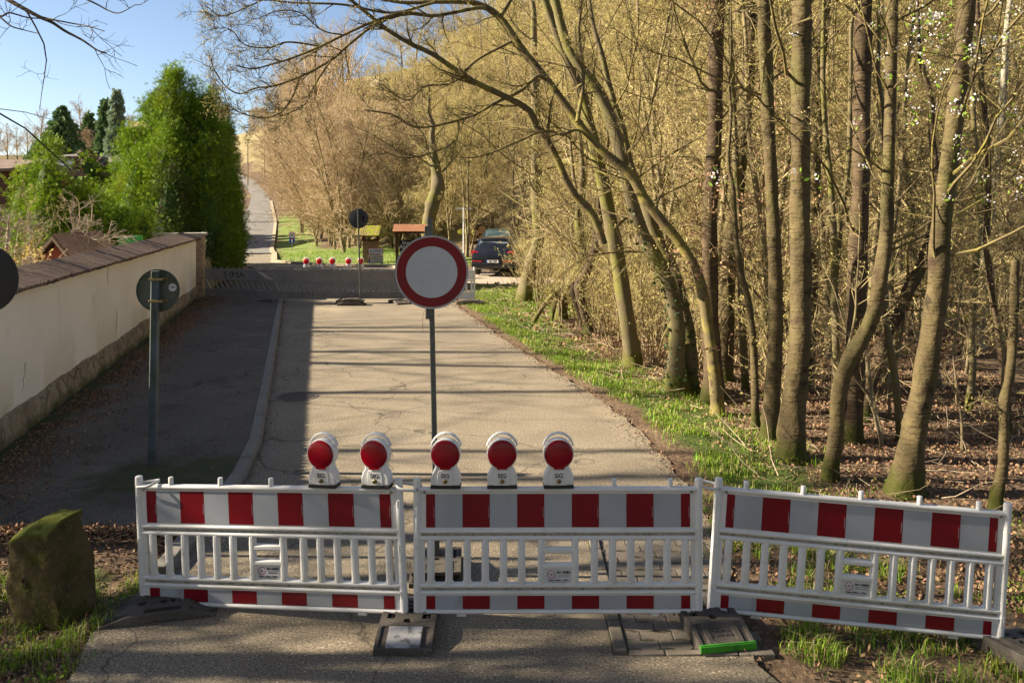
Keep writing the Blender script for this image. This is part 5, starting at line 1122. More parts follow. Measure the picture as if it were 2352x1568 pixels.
g = Geo(); box(g, -.5, .5, -.3, .3, 1.28, 1.348); g.build('tabletop', M['palewood'], t, 0)
for sx in (-1,1):
    for sy in (-1,1): g = Geo(); box(g, sx*.44-.04, sx*.44+.04, sy*.24-.04, sy*.24+.04, 0, 1.28); g.build('leg', M['palewood'], t, 0)
for k, (u, v) in enumerate(((57,595),(66,589),(75,595))):
    p = P(u, v, 14.5); g = Geo(); rbar(g, -.035,.035,-.035,.035,0,p[2],.01); o = g.build('fence_post', M['palewood'], smooth=30, loc=(p[0], p[1], 0)); tag(o, 'wooden fence post standing behind the wall next to the big dark sign', 'post', 'wooden posts behind the wall')
# houses on the left and up the hill
def house(label, x0, x1, y0, y1, zb, ze, zr, wallm, roofm, hip=0.0, eave=.4, windows=(), name='house'):
    cx, cy = (x0+x1)/2, (y0+y1)/2; t = thing(name, label, 'house', (cx, y0, zb)); g = Geo(); box(g, x0-cx, x1-cx, 0, y1-y0, -6, ze-zb); g.build('wall', M[wallm], t, 0)
    g = Geo(); a, b, c, d, e, f = x0-cx-eave, x1-cx+eave, -eave, y1-y0+eave, ze-zb-.05, zr-zb; m = (c+d)/2; h = hip*(d-c)/2
    v = [(a,c,e),(b,c,e),(b,d,e),(a,d,e),(a+h,m,f),(b-h,m,f),(a,c,e+.15),(b,c,e+.15),(b,d,e+.15),(a,d,e+.15)]
    g.add(v, [np.array([[0,1,7,6],[1,2,8,7],[2,3,9,8],[3,0,6,9],[6,7,5,4],[8,9,4,5],[3,2,1,0]]), np.array([[7,8,5],[9,6,4]])]); g.build('roof', M[roofm], t, 0)
    for (wx, wz, ww, wh) in windows:
        g = Geo(); box(g, wx-ww/2-.08, wx+ww/2+.08, -.05, -.003, wz-wh/2-.08, wz+wh/2+.08); w_ = g.build('window', M['white_plastic'], t, 0)
        g = Geo(); box(g, wx-ww/2, wx+ww/2, -.055, -.045, wz-wh/2, wz+wh/2); g.build('pane', M['window_glass'], w_, 0)
    return t
q0, q1 = P(125,430,72), P(196,362,72)
house('white bungalow with dark flat pitched roof on the far slope, half hidden by shrubs', q0[0], q1[0], 72, 80, 3.6, q1[2], P(0,349,76)[2], 'white_wall', 'greyroof', .5, .3, ((-.6,2.3,.5,.8),(.6,2.3,.6,.8)))
q0, q1 = P(222,420,74), P(262,376,74)
house('grey roofed house beside the blue green fir, half hidden by the huge thuja', q0[0], q1[0]+1.5, 74, 82, 3.4, q1[2], P(0,352,78)[2], 'white_wall', 'greyroof', .2, .3, ((0,2.2,.6,.8),))
q0, q1 = P(-160,430,45), P(14,392,45)
house('house at the left edge with dark tiled roof', q0[0], q1[0], 45, 52, 2.0, q1[2], P(0,368,49)[2], 'wood', 'rooftile', .1, .5, ((0,1.8,.9,1.0),))
q0, q1 = P(571,278,232), P(605,262,232)
house('white house with brown hipped roof at the top of the hill road', q0[0], q1[0], 232, 240, 25.8, q1[2]+.7, P(0,247,236)[2], 'white_wall', 'greyroof', .9, .9, ((1.2,1.4,1.0,1.2),(-.6,1.4,1.0,1.2)))
q0, q1 = P(655,272,238), P(712,255,238)
house('second hilltop house with reddish roof, half behind bare trees', q0[0], q1[0], 238, 246, 26.5, q1[2], P(0,243,242)[2], 'white_wall', 'orangetile', .8, .9, ((0,1.5,1.0,1.2),))
for k, (u, v0, v1, d, lab) in enumerate(((569,322,412,150,'grey utility pole beside the hedge far up the hill road'),(607,308,398,165,'thin utility pole farther up the hill road'))):
    a, b = P(u, v1, d), P(u, v0, d); t = thing('utility_pole', lab, 'pole', a); g = Geo(); lathe(g, [(.16,-1),(.14,0),(.10,b[2]-a[2]),(0,b[2]-a[2])], 10); g.build('mast', M['palewood'], t)
    g = Geo(); box(g, -.5,.5,-.06,.06,b[2]-a[2]-.5,b[2]-a[2]-.38); g.build('crossarm', M['palewood'], t, 0)

# ------------------------------------------------------------------ grass, weeds, litter
def blades(g, p, h, w_, lean=.45, mi=0):
    n = len(p); a = RNG.random(n)*6.283; hh = h*(.5+.9*RNG.random(n)); d = np.stack([np.cos(a), np.sin(a), np.zeros(n)], 1); s = np.stack([-np.sin(a), np.cos(a), np.zeros(n)], 1)*(w_*(.6+.8*RNG.random(n)))[:,None]*.5
    l = lean*RNG.random(n)[:,None]; up = np.array([0,0,1.])
    m_ = p+(up*.62+d*l*.3)*hh[:,None]; tip = p+(up*(1-.3*l)+d*l)*hh[:,None]
    v = np.stack([p-s, p+s, m_+s*.8, tip, m_-s*.8], 1).reshape(-1,3)
    k = np.arange(n)[:,None]*5; return g.add(v, [k+np.array([[0,1,2,4]]), k+np.array([[2,3,4]])], mi)
def scat(n, x0, x1, y0, y1, fn):
    x = RNG.uniform(x0, x1, n); y = RNG.uniform(y0, y1, n); k = fn(x, y) > RNG.random(n); x, y = x[k], y[k]
    return np.stack([x, y, tz(x,y)-.03], 1)
clump = lambda x, y, f: .5+.5*np.sin(f*x+1.3*np.sin(f*.7*y))*np.sin(f*1.1*y+1.7*np.sin(f*.6*x))
g = Geo()
p = scat(240000, -2, 4.6, 8.4, 30, lambda x, y: vergegrass(x,y)*sstep(.35,.95,clump(x,y,2.3)+.45*clump(x,y,7)-.15)); blades(g, p, .085, .010, 1.0); blades(g, p[::4]+RNG.normal(0,.02,p[::4].shape)*np.array([1,1,0]), .10, .009, 1.3, 1)
p = scat(90000, -2, 4.6, 9, 30, lambda x, y: vergegrass(x,y)*sstep(.72,.9,clump(x,y,3.1))); blades(g, p, .13, .010, .9)
p = scat(30000, -40, 4, 22, 60, lambda x, y: lawn(x,y)*(y<60)); blades(g, p, .10, .035, .8)
p = scat(60000, -1.5, 6, 22, 32, lambda x, y: lawn(x,y)); blades(g, p, .075, .014, .9); blades(g, p[::4], .08, .014, 1.3, 1)
# tufts in the near right corner and round the boundary stone
def tufts(spots, per, h, w_=.006, sp=.05):
    for (x, y) in spots:
        q = np.stack([x+RNG.normal(0,sp,per), y+RNG.normal(0,sp,per)], 1); blades(g, np.concatenate([q, tz(q[:,0],q[:,1])[:,None]-.02], 1), h*RNG.uniform(.6,1.2), w_, 1.0); blades(g, np.concatenate([q, tz(q[:,0],q[:,1])[:,None]-.02], 1)[::4]+np.array([.015,.01,0]), h, w_, 1.5, 1)
sx = RNG.uniform(1.9, 4.6, 300); sy = RNG.uniform(4.9, 8.8, 300); k = (clump(sx, sy, 2.6) > .42) & ~((sx < 2.35) & (sy < 5.6)); tufts(list(zip(sx[k], sy[k])), 45, .09)
tufts([(2.15,5.75),(2.5,5.3),(2.62,5.55),(2.4,5.1),(3.0,5.5),(3.35,5.35),(3.6,5.5),(3.75,5.25),(2.85,6.2),(3.2,6.3)], 120, .15, .006, .07)
sx = RNG.uniform(-4.6, -2.9, 150); sy = RNG.uniform(5.0, 6.9, 150); k = clump(sx, sy, 3.0) > .5; tufts(list(zip(sx[k], sy[k])), 40, .07)
tufts([(-3.35,5.78),(-3.5,5.72),(-3.15,5.95),(-3.05,6.1),(-3.9,6.05),(-4.0,6.3),(-2.98,6.5)], 80, .10, .006, .06)
tag(g.build('grass', [M['grass'], M['straw']], smooth=0), kind='stuff')
g = Geo()
p = scat(30000, -1.5, 5, 8.0, 30, lambda x, y: vergegrass(x,y)*sstep(.5,.9,clump(x,y,3.7))+.05*(x-rx(y) > 1.5)); p[:,2] += .03+.05*RNG.random(len(p)); quads(g, p, .032, 0, .75, np.array([0,0,.2]))
p = scat(9000, 2.4, 5.5, 5.5, 9.5, lambda x, y: sstep(.55,.9,clump(x,y,3.3))); p[:,2] += .03+.04*RNG.random(len(p)); quads(g, p, .024, 0, .75, np.array([0,0,.2]))
p = scat(3500, -4.6, -2.9, 5, 7, lambda x, y: sstep(.6,.9,clump(x,y,4.3))); p[:,2] += .03+.02*RNG.random(len(p)); quads(g, p, .03, 0, .8, np.array([0,0,.2]))
p = scat(26000, 0, 22, 22, 60, lambda x, y: .6*sstep(.6,.9,clump(x,y,1.1))*(gravel(x,y) < .1)); p[:,2] += .05; quads(g, p, .10, 0, .7, np.array([0,0,.3]))
tag(g.build('ground_weeds', M['weed'], smooth=0), kind='stuff')
g = Geo()
def wood_l(x, y): s = x-rx(y); return sstep(.3,2.6,s)*(.35+.65*clump(x,y,1.9))*(gravel(x,y) < .3)
p = scat(110000, -1, 9, 7, 20, wood_l); p[:,2] += .025+.02*RNG.random(len(p)); quads(g, p, .042, 0, .6, jit=.6)
p = scat(60000, -1, 24, 18, 46, wood_l); p[:,2] += .03; quads(g, p, .10, 0, .65, jit=.6)
p = scat(9000, 1.9, 5, 4.8, 8, lambda x, y: .25+.75*sstep(.4,.8,clump(x,y,4.1))); p[:,2] += .03; quads(g, p, .04, 0, .6, jit=.6)
p = scat(7000, -5, -2.6, 4.9, 7.7, lambda x, y: (x < lx(y)-.02)*(.2+.6*clump(x,y,3.3))); p[:,2] += .03; quads(g, p, .035, 0, .6, jit=.6)
# drift of leaves at the wall foot and crumbs in the gutters and on the road
n = 16000; y = RNG.uniform(7.9, 27, n); e = np.abs(RNG.normal(0,.35,n))+.12*RNG.random(n)+.35*(RNG.random(n) < .6)*RNG.random(n); x = wallx(y)+.12+e
q = np.stack([x, y, np.full(n, .082+.006*RNG.random())], 1); q = q[(e < 1.5)&(clump(x,y,2.7)>.2)]; quads(g, q, .034, 0, .6, jit=.5)
n = 1500; y = RNG.uniform(8, 27, n); x = RNG.uniform(0,1,n)**.7*(lx(y)-.2-wallx(y))+wallx(y); quads(g, np.stack([x,y,np.full(n,.082)],1), .028, 0, .5, jit=.3)
n = 1600; y = RNG.uniform(7, 30, n); x = lx(y)+.02+np.abs(RNG.normal(0,.07,n)); quads(g, np.stack([x,y,np.full(n,.008)],1), .025, 0, .5, jit=.4)
n = 2600; y = RNG.uniform(5.6, 28, n); x = rx(y)+.05-np.abs(RNG.normal(0,.14,n)); quads(g, np.stack([x,y,np.full(n,.010)],1), .03, 0, .5, jit=.4)
n = 90; y = RNG.uniform(6.8, 26, n); x = RNG.uniform(0,1,n)*(rx(y)-lx(y))+lx(y); quads(g, np.stack([x,y,np.full(n,.008)],1), .03, 0, .3, jit=.3)
n = 2500; x = RNG.uniform(-5.4, -2.95, n); y = 7.6+RNG.normal(0,.12,n); quads(g, np.stack([x,y,np.where(y > 7.66, .08, tz(x,y)+.02)],1), .035, 0, .6, jit=.5)
tag(g.build('leaf_litter', M['litter'], smooth=0), kind='stuff')
# fallen twigs and brush on the wood floor
g = Geo(); n = 1500; y = RNG.uniform(8.5, 34, n); x = rx(y)+1.0+np.abs(RNG.normal(0,5.5,n)); ok_ = (x < .63*y+2) & (gravel(x,y) < .2); x, y = x[ok_], y[ok_]; n = len(x)
a = RNG.random(n)*6.283; L_ = RNG.uniform(.15,1.1,n); k = 5; Q = np.zeros((n,k,3)); Q[:,0] = np.stack([x,y,tz(x,y)+.03],1); d = np.stack([np.cos(a),np.sin(a),RNG.normal(.06,.16,n)],1)
for j in range(1,k): d = nrm(d+RNG.normal(0,.15,d.shape)); Q[:,j] = Q[:,j-1]+d*(L_/(k-1))[:,None]; Q[:,j,2] = np.maximum(Q[:,j,2], tz(Q[:,j,0],Q[:,j,1])+.012)
tubes(g, Q, np.outer(RNG.uniform(.002,.009,n), np.linspace(1,.4,k)), 4)
tag(g.build('fallen_brushwood', M['palewood'], smooth=0), kind='stuff')
for k, (u0, v0, u1, v1, r_, lab) in enumerate(((2150,742,2352,700,.10,'long fallen log lying in the leaf litter at the right edge'),(2180,690,2352,712,.07,'thinner fallen log behind the long one at the right edge'),(2120,720,2230,732,.15,'short mossy log in the leaf litter behind the right leaning cherry'),(1330,598,1420,588,.07,'thin log beside the gravel track'),(2190,800,2352,690,.035,'long thin dead branch propped across the litter at the right'))):
    a, b = np.array(G(u0,v0)), np.array(G(u1,v1)); a[2] += float(tz(a[0],a[1]))+r_*.7; b[2] += float(tz(b[0],b[1]))+r_*.7
    g = Geo(); Q = a+(b-a)*np.linspace(0,1,12)[:,None]+RNG.normal(0,.04,(12,3))*np.array([1,1,.3]); tubes(g, Q, r_*np.linspace(1,.7,12), 9, cap=True)
    tag(g.build('fallen_log', M['moss' if 'mossy' in lab else 'logbark'], smooth=60), lab, 'log')
# ------------------------------------------------------------------ far barrier row
def make_grey(label, A, B, word=None, lit=False):
    A = np.array(A); B = np.array(B); L = math.hypot(B[0]-A[0], B[1]-A[1]); t = thing('grey_road_barrier', label, 'barrier', (A[0], A[1], A[2]), rot=(0, -math.atan2(B[2]-A[2], L), math.atan2(B[1]-A[1], B[0]-A[0])), group='grey barrier panels across the road farther on')
    g = Geo(); box(g, 0, L, -.015, .015, .60, .90); box(g, 0, L, -.015, .015, .06, .27); box(g, 0, L, -.025, .025, .895, .93); box(g, 0, L, -.025, .025, .58, .61); box(g, 0, L, -.025, .025, .26, .285); box(g, 0, L, -.025, .025, .06, .085)
    n = 13; 
    for i in range(n+1):
        x_ = L*i/n; w_ = .032 if 0 < i < n else .05
        prism(g, [(max(0,min(L,x_-w_+.11)),.275),(max(0,min(L,x_+w_+.11)),.275),(max(0,min(L,x_+w_-.07)),.59),(max(0,min(L,x_-w_-.07)),.59)], -.014, .014, 'y')
    g.build('panel', M['grey_plastic'], t, 0)
    g = Geo(); box(g, .08, L-.08, -.014, .0, .16, .19)
    g = Geo()
    for i in range(11): lathe(g, [(0,0),(.014,0),(.014,.02),(0,.02)], 8, TR(L*(i+.5)/11,-.018,.93,0)) if False else box(g, L*(i+.5)/11-.014, L*(i+.5)/11+.014, -.014, .014, .925, .985)
    g.build('pegs', M['grey_plastic'], t, 0, bevel=.004)
    g = Geo()
    for i in range(6):
        for z_ in (.76,.165): lathe(g, [(.016,0),(.016,.004),(0,.004)], 10, TR(L*(i+.5)/6,-.0155,z_,rx=90))
    g.build('bolt_head', M['black'], t, 0)
    for x_ in (-.01, L+.01): g = Geo(); lathe(g, [(0,-.02),(.022,-.02),(.022,1.0),(0,1.0)], 10, TR(x_,0,0)); g.build('post', M['grey_plastic'], t, 60)
    if word: g = Geo(); text(g, word, .26, TR(.98,-.0165,.74) @ RX90, 0, bold=0, xs=1.15, thick=.001); g.build('stencil_lettering', M['black'], t, 0)
    return t
dR = 26.2
def gp(u, v, d=dR): return np.array(P(u, v, d))
make_grey('grey plastic barrier with the stencilled word, beside the old wall', gp(472,683,26.2), gp(627,690,25.7), 'S·IMA')
make_grey('grey plastic barrier, second from the wall, three warning lamps on top', gp(629,690,25.7), gp(782,690,25.9))
make_grey('grey plastic barrier half in the sun behind the small round sign back', gp(785,690,25.9), gp(938,690,26.2))
t = thing('white_road_barrier', 'pale white barrier panel at the right end of the farther grey row', 'barrier', tuple(gp(940,688,26.3)))
L = 2.05; g = Geo()
for x_ in (0, L): lathe(g, [(0,0),(.03,0),(.03,1.02),(0,1.02)], 10, TR(x_,0,0))
for z_ in (.92,.60,.23,.05): box(g, 0, L, -.025, .025, z_-.022, z_+.022)
for i in range(12): x_ = L*(i+.5)/12; box(g, x_-.03, x_+.03, -.02, .02, .24, .6)
g.build('frame', M['white_plastic'], t, 30); g = Geo(); box(g, .03, L-.03, -.012, .012, .63, .90); box(g, .03, L-.03, -.012, .012, .07, .21); g.build('panel', M['white_plastic'], t, 0)
GR = 'red warning lamps on the farther barriers'
names = ('leftmost', 'second from the left', 'in the middle of the five', 'left of the thin sign pole', 'behind the thin sign pole')
cy = {}
for k, u in enumerate((704, 734, 764, 801, 829)):
    p = gp(u, 615.5, 25.85); r = dup(lampA, tuple(p), label='small looking warning lamp on the farther grey barriers, '+names[k], group=GR, rot=(0,0,R(-3)), scale=.86)
    for c in kids(r):
        if c.name.startswith('lens') and not c.name.startswith('lens_ring'):
            c.data = c.data if False else cy.setdefault('m', c.data.copy()); c.data.materials[0] = M['red_lens_lit']
GF2 = 'black footings under the farther barriers'
for k, (u, v, rz, lab) in enumerate(((465,690,80,'dark footing by the wall at the left end of the farther barrier row'),(632,691,75,'dark footing with a small white note, under the first joint of the farther row'),(800,690,0,'pale dusty footing left of the thin sign pole in the farther row'),(922,690,30,'dark footing of the farther row peeping out left of the round red sign'),(1083,692,85,'grey footing at the right end of the farther row on the grass'))):
    p = fxy(u, v); d = dup(f3, (p[0], 25.9, 0.0), label=lab, group=GF2, rot=(0,0,R(rz)))
    if 'note' in lab: g = Geo(); box(g, -.09, .09, -.34, -.22, .072, .076); o = g.build('paper_note', M['sticker'], d, 0); o.rotation_euler = (R(16),0,0); o.location = (0,.02,.08)
p = fxy(828, 688)
dup(f3, (p[0], 25.4, 0.0), label='dark footing carrying the small round sign back, lower of two', group=GF2, rot=(0,0,R(90)))
dup(f3, (p[0]+.02, 25.4, 0.108), label='dark footing carrying the small round sign back, upper of two', group=GF2, rot=(0,0,R(90)), scale=(.85,.85,.9))
b = P(828, 672, 25.4); tp = P(822, 478, 25.4); t = thing('round_sign_seen_from_behind', 'dark round sign seen from behind on a thin pole in the farther barrier row', 'road sign', b)
g = Geo(); square_pole(g, (0,0,-.1), (tp[0]-b[0], 0, tp[2]-b[2]), .042); g.build('pole', M['steel'], t, 30)
c = P(823, 502, 25.4); Mf = TR(c[0]-b[0], .04, c[2]-b[2]) @ RX90; g = Geo(); disc(g, .30, .01, Mf); g.build('plate', M['dark_back'], t, 30)
g = Geo(); box(g, .10, .19, -.013, -.011, .0, .05); box(g, .13, .17, -.013, -.011, -.10, -.04); o = g.build('sticker', M['sticker'], t, 0); o.location = (c[0]-b[0], .042, c[2]-b[2])

# ------------------------------------------------------------------ street furniture on the grass
b = P(671, 590, 70); t = thing('speed_limit_sign', 'small round thirty sign above a blue dead end sign, on the grass bank', 'road sign', (b[0], 70, float(tz(b[0],70))-.05)); z0 = t.location[2]
g = Geo(); lathe(g, [(.03,-.3),(.03,P(0,534,70)[2]-z0),(0,P(0,534,70)[2]-z0)], 8); g.build('pole', M['steel'], t, 60)
c = P(671, 540, 70)[2]-z0; Mf = TR(0,-.045,c) @ RX90; g = Geo(); disc(g, .30, .01, Mf @ TR(0,0,-.011)); lathe(g, [(0,.001),(.215,.001)], 32, Mf, 0, close=False); lathe(g, [(.215,.001),(.285,.001)], 32, Mf, 1, close=False); text(g, '30', .29, Mf @ TR(0,-.01,.004), 2, bold=.012); g.build('speed_disc', [M['plate_white'], M['red_print'], M['black']], t, 0)
c = P(671, 551.5, 70)[2]-z0; g = Geo(); box(g, -.22, .22, -.05, -.04, c-.22, c+.22); box(g, -.05, .05, -.055, -.05, c-.19, c+.08, 1); box(g, -.11, .11, -.055, -.05, c+.09, c+.17, 2); g.build('dead_end_plate', [M['blue'], M['plate_white'], M['red_print']], t, 0)
b = P(863, 612, 43.0); zb = float(tz(b[0], 43)); mpp = 43/F
t = thing('town_name_sign', 'white town name sign with red border above a pale cream plate on two posts', 'road sign', (b[0], 43, zb))
X_ = lambda u: (u-863)*mpp
Z_ = lambda v: P(0, v, 43)[2]-zb
for u in (850, 877): g = Geo(); box(g, X_(u)-.04, X_(u)+.04, .0, .06, -.2, Z_(602)); g.build('post', M['wood'], t, 0)
g = Geo(); box(g, X_(845.5), X_(880.5), -.02, -.002, Z_(584), Z_(569.5), 1); box(g, X_(847), X_(879), -.024, -.0205, Z_(582.6), Z_(571), 0); text(g, 'ALSTING', .19, TR(0,-.0255,Z_(576.8)) @ RX90, 2, bold=.004, xs=.83); g.build('name_plate', [M['plate_white'], M['red_print'], M['black']], t, 0)
g = Geo(); box(g, X_(845), X_(880.5), -.02, -.002, Z_(605), Z_(585.3), 0)
for k, s_ in enumerate(("Communauté", "d'Agglomération", 'Forbach', 'Porte de France')): text(g, s_, .098, TR(X_(866.5),-.0225,Z_(589+4.4*k)) @ RX90, 1, xs=.85)
prism(g, [(X_(846.5),Z_(599)),(X_(851.5),Z_(595)),(X_(851),Z_(591)),(X_(847),Z_(588.5))], -.0245, -.0205, 'y', 2); prism(g, [(X_(846.5),Z_(603)),(X_(851.5),Z_(599)),(X_(850),Z_(596.5)),(X_(846.5),Z_(599.2))], -.0245, -.0205, 'y', 3)
g.build('community_plate', [M['cream_sign'], M['black'], mat('logo_orange', (.6,.18,.03), .5), M['blue']], t, 0)
# little mossy roofed shelter
b = P(852, 610, 44.5); zb = float(tz(b[0],44.5)); mpp = 44.5/F; X_ = lambda u: (u-852)*mpp; Z_ = lambda v: P(0,v,44.5)[2]-zb
t = thing('roofed_shelter', 'small brick fronted shelter with sagging mossy shingle roof behind the town name sign', 'shelter', (b[0], 44.5, zb))
g = Geo(); box(g, X_(833), X_(868), 0, .5, -.2, Z_(551)); g.build('brick_panel', M['brick'], t, 0)
g = Geo(); 
for u in (834, 867): box(g, X_(u)-.045, X_(u)+.045, -.05, .04, Z_(551), Z_(530)); box(g, X_(u)-.045, X_(u)+.045, .46, .55, Z_(551), Z_(530))
box(g, X_(831), X_(870), -.09, -.05, Z_(553), Z_(549)); g.build('posts', M['wood'], t, 0)
g = Geo(); a, b_ = X_(822), X_(876); zl, zh = Z_(540), Z_(518)
v = [(a-.1,-.55,zl),(b_-.05,-.55,zl+.05),(b_-.3,.25,zh-.02),(a+.28,.25,zh),(b_+.35,.30,zl-.08),(b_+.1,1.0,zl),(a,1.0,zl)]
for (q, w_) in (((0,1,2,3), .06), ((1,4,2), .05), ((3,2,5,6), .05), ((2,4,5), .05)):
    P_ = [np.array(v[i], float) for i in q]; m_ = len(P_); P2 = [p_-np.array([0,0,w_]) for p_ in P_]; g.add(P_+P2, [np.arange(m_), np.arange(m_)[::-1]+m_]+[np.array([i,i+m_,(i+1)%m_+m_,(i+1)%m_]) for i in range(m_)])
for k in range(26): x_ = a-.1+(b_-a)*(k/26); box(g2 := Geo(), 0, .05, -.02, .9, 0, .02+.015*random.random()); g.merge(g2, TR(x_+.05,-.57,zl-.005,rx=33))
g.build('roof', M['mossroof'], t, 0)
# notice board with a tiled roof
b = P(945, 612, 44.0); zb = float(tz(b[0],44)); mpp = 44/F; X_ = lambda u: (u-945)*mpp; Z_ = lambda v: P(0,v,44)[2]-zb
t = thing('notice_board', 'dark wooden notice board with orange tiled roof, partly hidden by the round red sign', 'notice board', (b[0], 44, zb))
for u in (912, 978): g = Geo(); box(g, X_(u)-.07, X_(u)+.07, -.06, .08, -.3, Z_(532)); g.build('post', M['wood'], t, 0)
g = Geo(); box(g, X_(905), X_(985), -.1, .1, Z_(536), Z_(532)); 
for k in range(12): box(g, X_(906+6.8*k), X_(908+6.8*k), -.4, .3, Z_(534), Z_(531.5))
g.build('beam', M['wood'], t, 0)
g = Geo(); prism(g, [(-.5,Z_(532)),(.0,Z_(517.5)),(.5,Z_(532)),(.5,Z_(531)),(.0,Z_(516)),(-.5,Z_(531))][::-1], X_(905), X_(984), 'x')
for r_ in range(4):
    for k in range(15):
        x_ = X_(905)+(X_(984)-X_(905))*k/15; f_ = r_/4; box(g2 := Geo(), 0, (X_(984)-X_(905))/15-.008, 0, .17, 0, .02); g.merge(g2, TR(x_, -.52+.5*f_, Z_(531.5)+(Z_(516.5)-Z_(531.5))*f_+.01, rx=math.degrees(math.atan2(Z_(516.5)-Z_(531.5), .5))))
g.build('roof', M['orangetile'], t, 0)
g = Geo(); box(g, X_(918), X_(972), -.03, .0, Z_(577), Z_(551)); bo = g.build('board', M['black'], t, 0)
g = Geo(); text(g, 'Bienvenue à', .20, TR(X_(945),-.032,Z_(557.5)) @ RX90, 0, bold=.003); text(g, 'ALSTING', .32, TR(X_(945),-.032,Z_(567)) @ RX90, 0, bold=.004); g.build('lettering', M['sticker'], bo, 0)
# street name pole with a T shaped pair of name plates
b = P(1065, 572, 47); zb = float(tz(b[0],47)); t = thing('street_name_pole', 'white metal pole with two narrow street name plates forming a T, above the parked cars', 'street sign', (b[0], 47, zb)); Z_ = lambda v: P(0,v,47)[2]-zb
g = Geo(); lathe(g, [(.045,-.4),(.045,Z_(474)),(0,Z_(474))], 10); g.build('pole', M['sticker'], t, 60)
for s_ in (-1,1): g = Geo(); x0, x1 = sorted((s_*.05, s_*.47)); box(g, x0, x1, -.012, .012, Z_(481.5), Z_(476.5)); g.build('name_plate', M['plate_white'], t, 0)
# stacked logs
base = P(1092, 556, 52); zb = base[2]
for k, (u, v, r_, yl) in enumerate(((1075,547,10.5,0),(1090,549,6.5,0),(1106,548,8.5,0),(1093,535,7.2,1),(1078,533,8,2),(1107,528.5,9.5,0),(1087,519.5,7.5,0))):
    mpp = 52/F; c = P(u, v, 51+.15*(k%3)); g = Geo(); rr = r_*mpp
    dv = np.array([.12,1,.0])*3.2
    if yl == 1: dv = np.array([-.45,1,0])*2.5
    tubes(g, np.array([c, np.array(c)+dv*.33, np.array(c)+dv*.66, np.array(c)+dv]), np.array([rr,rr*1.02,rr*.98,rr*.97]), 16, 0); q = TR(*c) @ RX90; lathe(g, [(0,.004),(rr*.97,.004),(rr*1.01,-.02)], 16, q, 1, close=False)
    o = g.build('stacked_log', [M['yellowlog' if yl else 'logbark'], M['logend']], smooth=50); tag(o, 'cut log in the pile by the cars, '+('large one at the lower left','small one in its bottom row','lower right one beside the teal car','smallest end of the middle row','yellow lichen covered one','large split one at the upper right','topmost one')[k], 'log', 'logs in the pile beyond the cars')
# ------------------------------------------------------------------ cars
def loft(g, st, mi=0, cap=True):
    """st: list of (y, [(x,z) half ring from bottom centre to top centre])"""
    rings = []
    for y_, half in st:
        h = np.array(half, float); full = np.concatenate([h, (h*np.array([-1,1]))[::-1][1:-1] if abs(h[0,0]) < 1e-6 else (h*np.array([-1,1]))[::-1]])
        rings.append(np.stack([full[:,0], np.full(len(full), y_), full[:,1]], 1))
    k = len(rings[0]); v = np.concatenate(rings); ii = np.arange(len(v)).reshape(len(rings), k)
    q = np.stack([ii[:-1], ii[1:], np.roll(ii[1:],-1,1), np.roll(ii[:-1],-1,1)], -1).reshape(-1,4)
    return g.add(v, [q]+([ii[0], ii[-1,::-1]] if cap else []), mi)
def ring(w, zb, zm, belt, wr, roof):
    return [(0,zb),(w*.80,zb),(w*.95,zb+.06),(w,zb+.25),(w*1.0,zm),(w*.975,belt),(wr*1.02,belt+(roof-belt)*.55),(wr*.93,roof-.05),(wr*.72,roof-.005),(0,roof)]
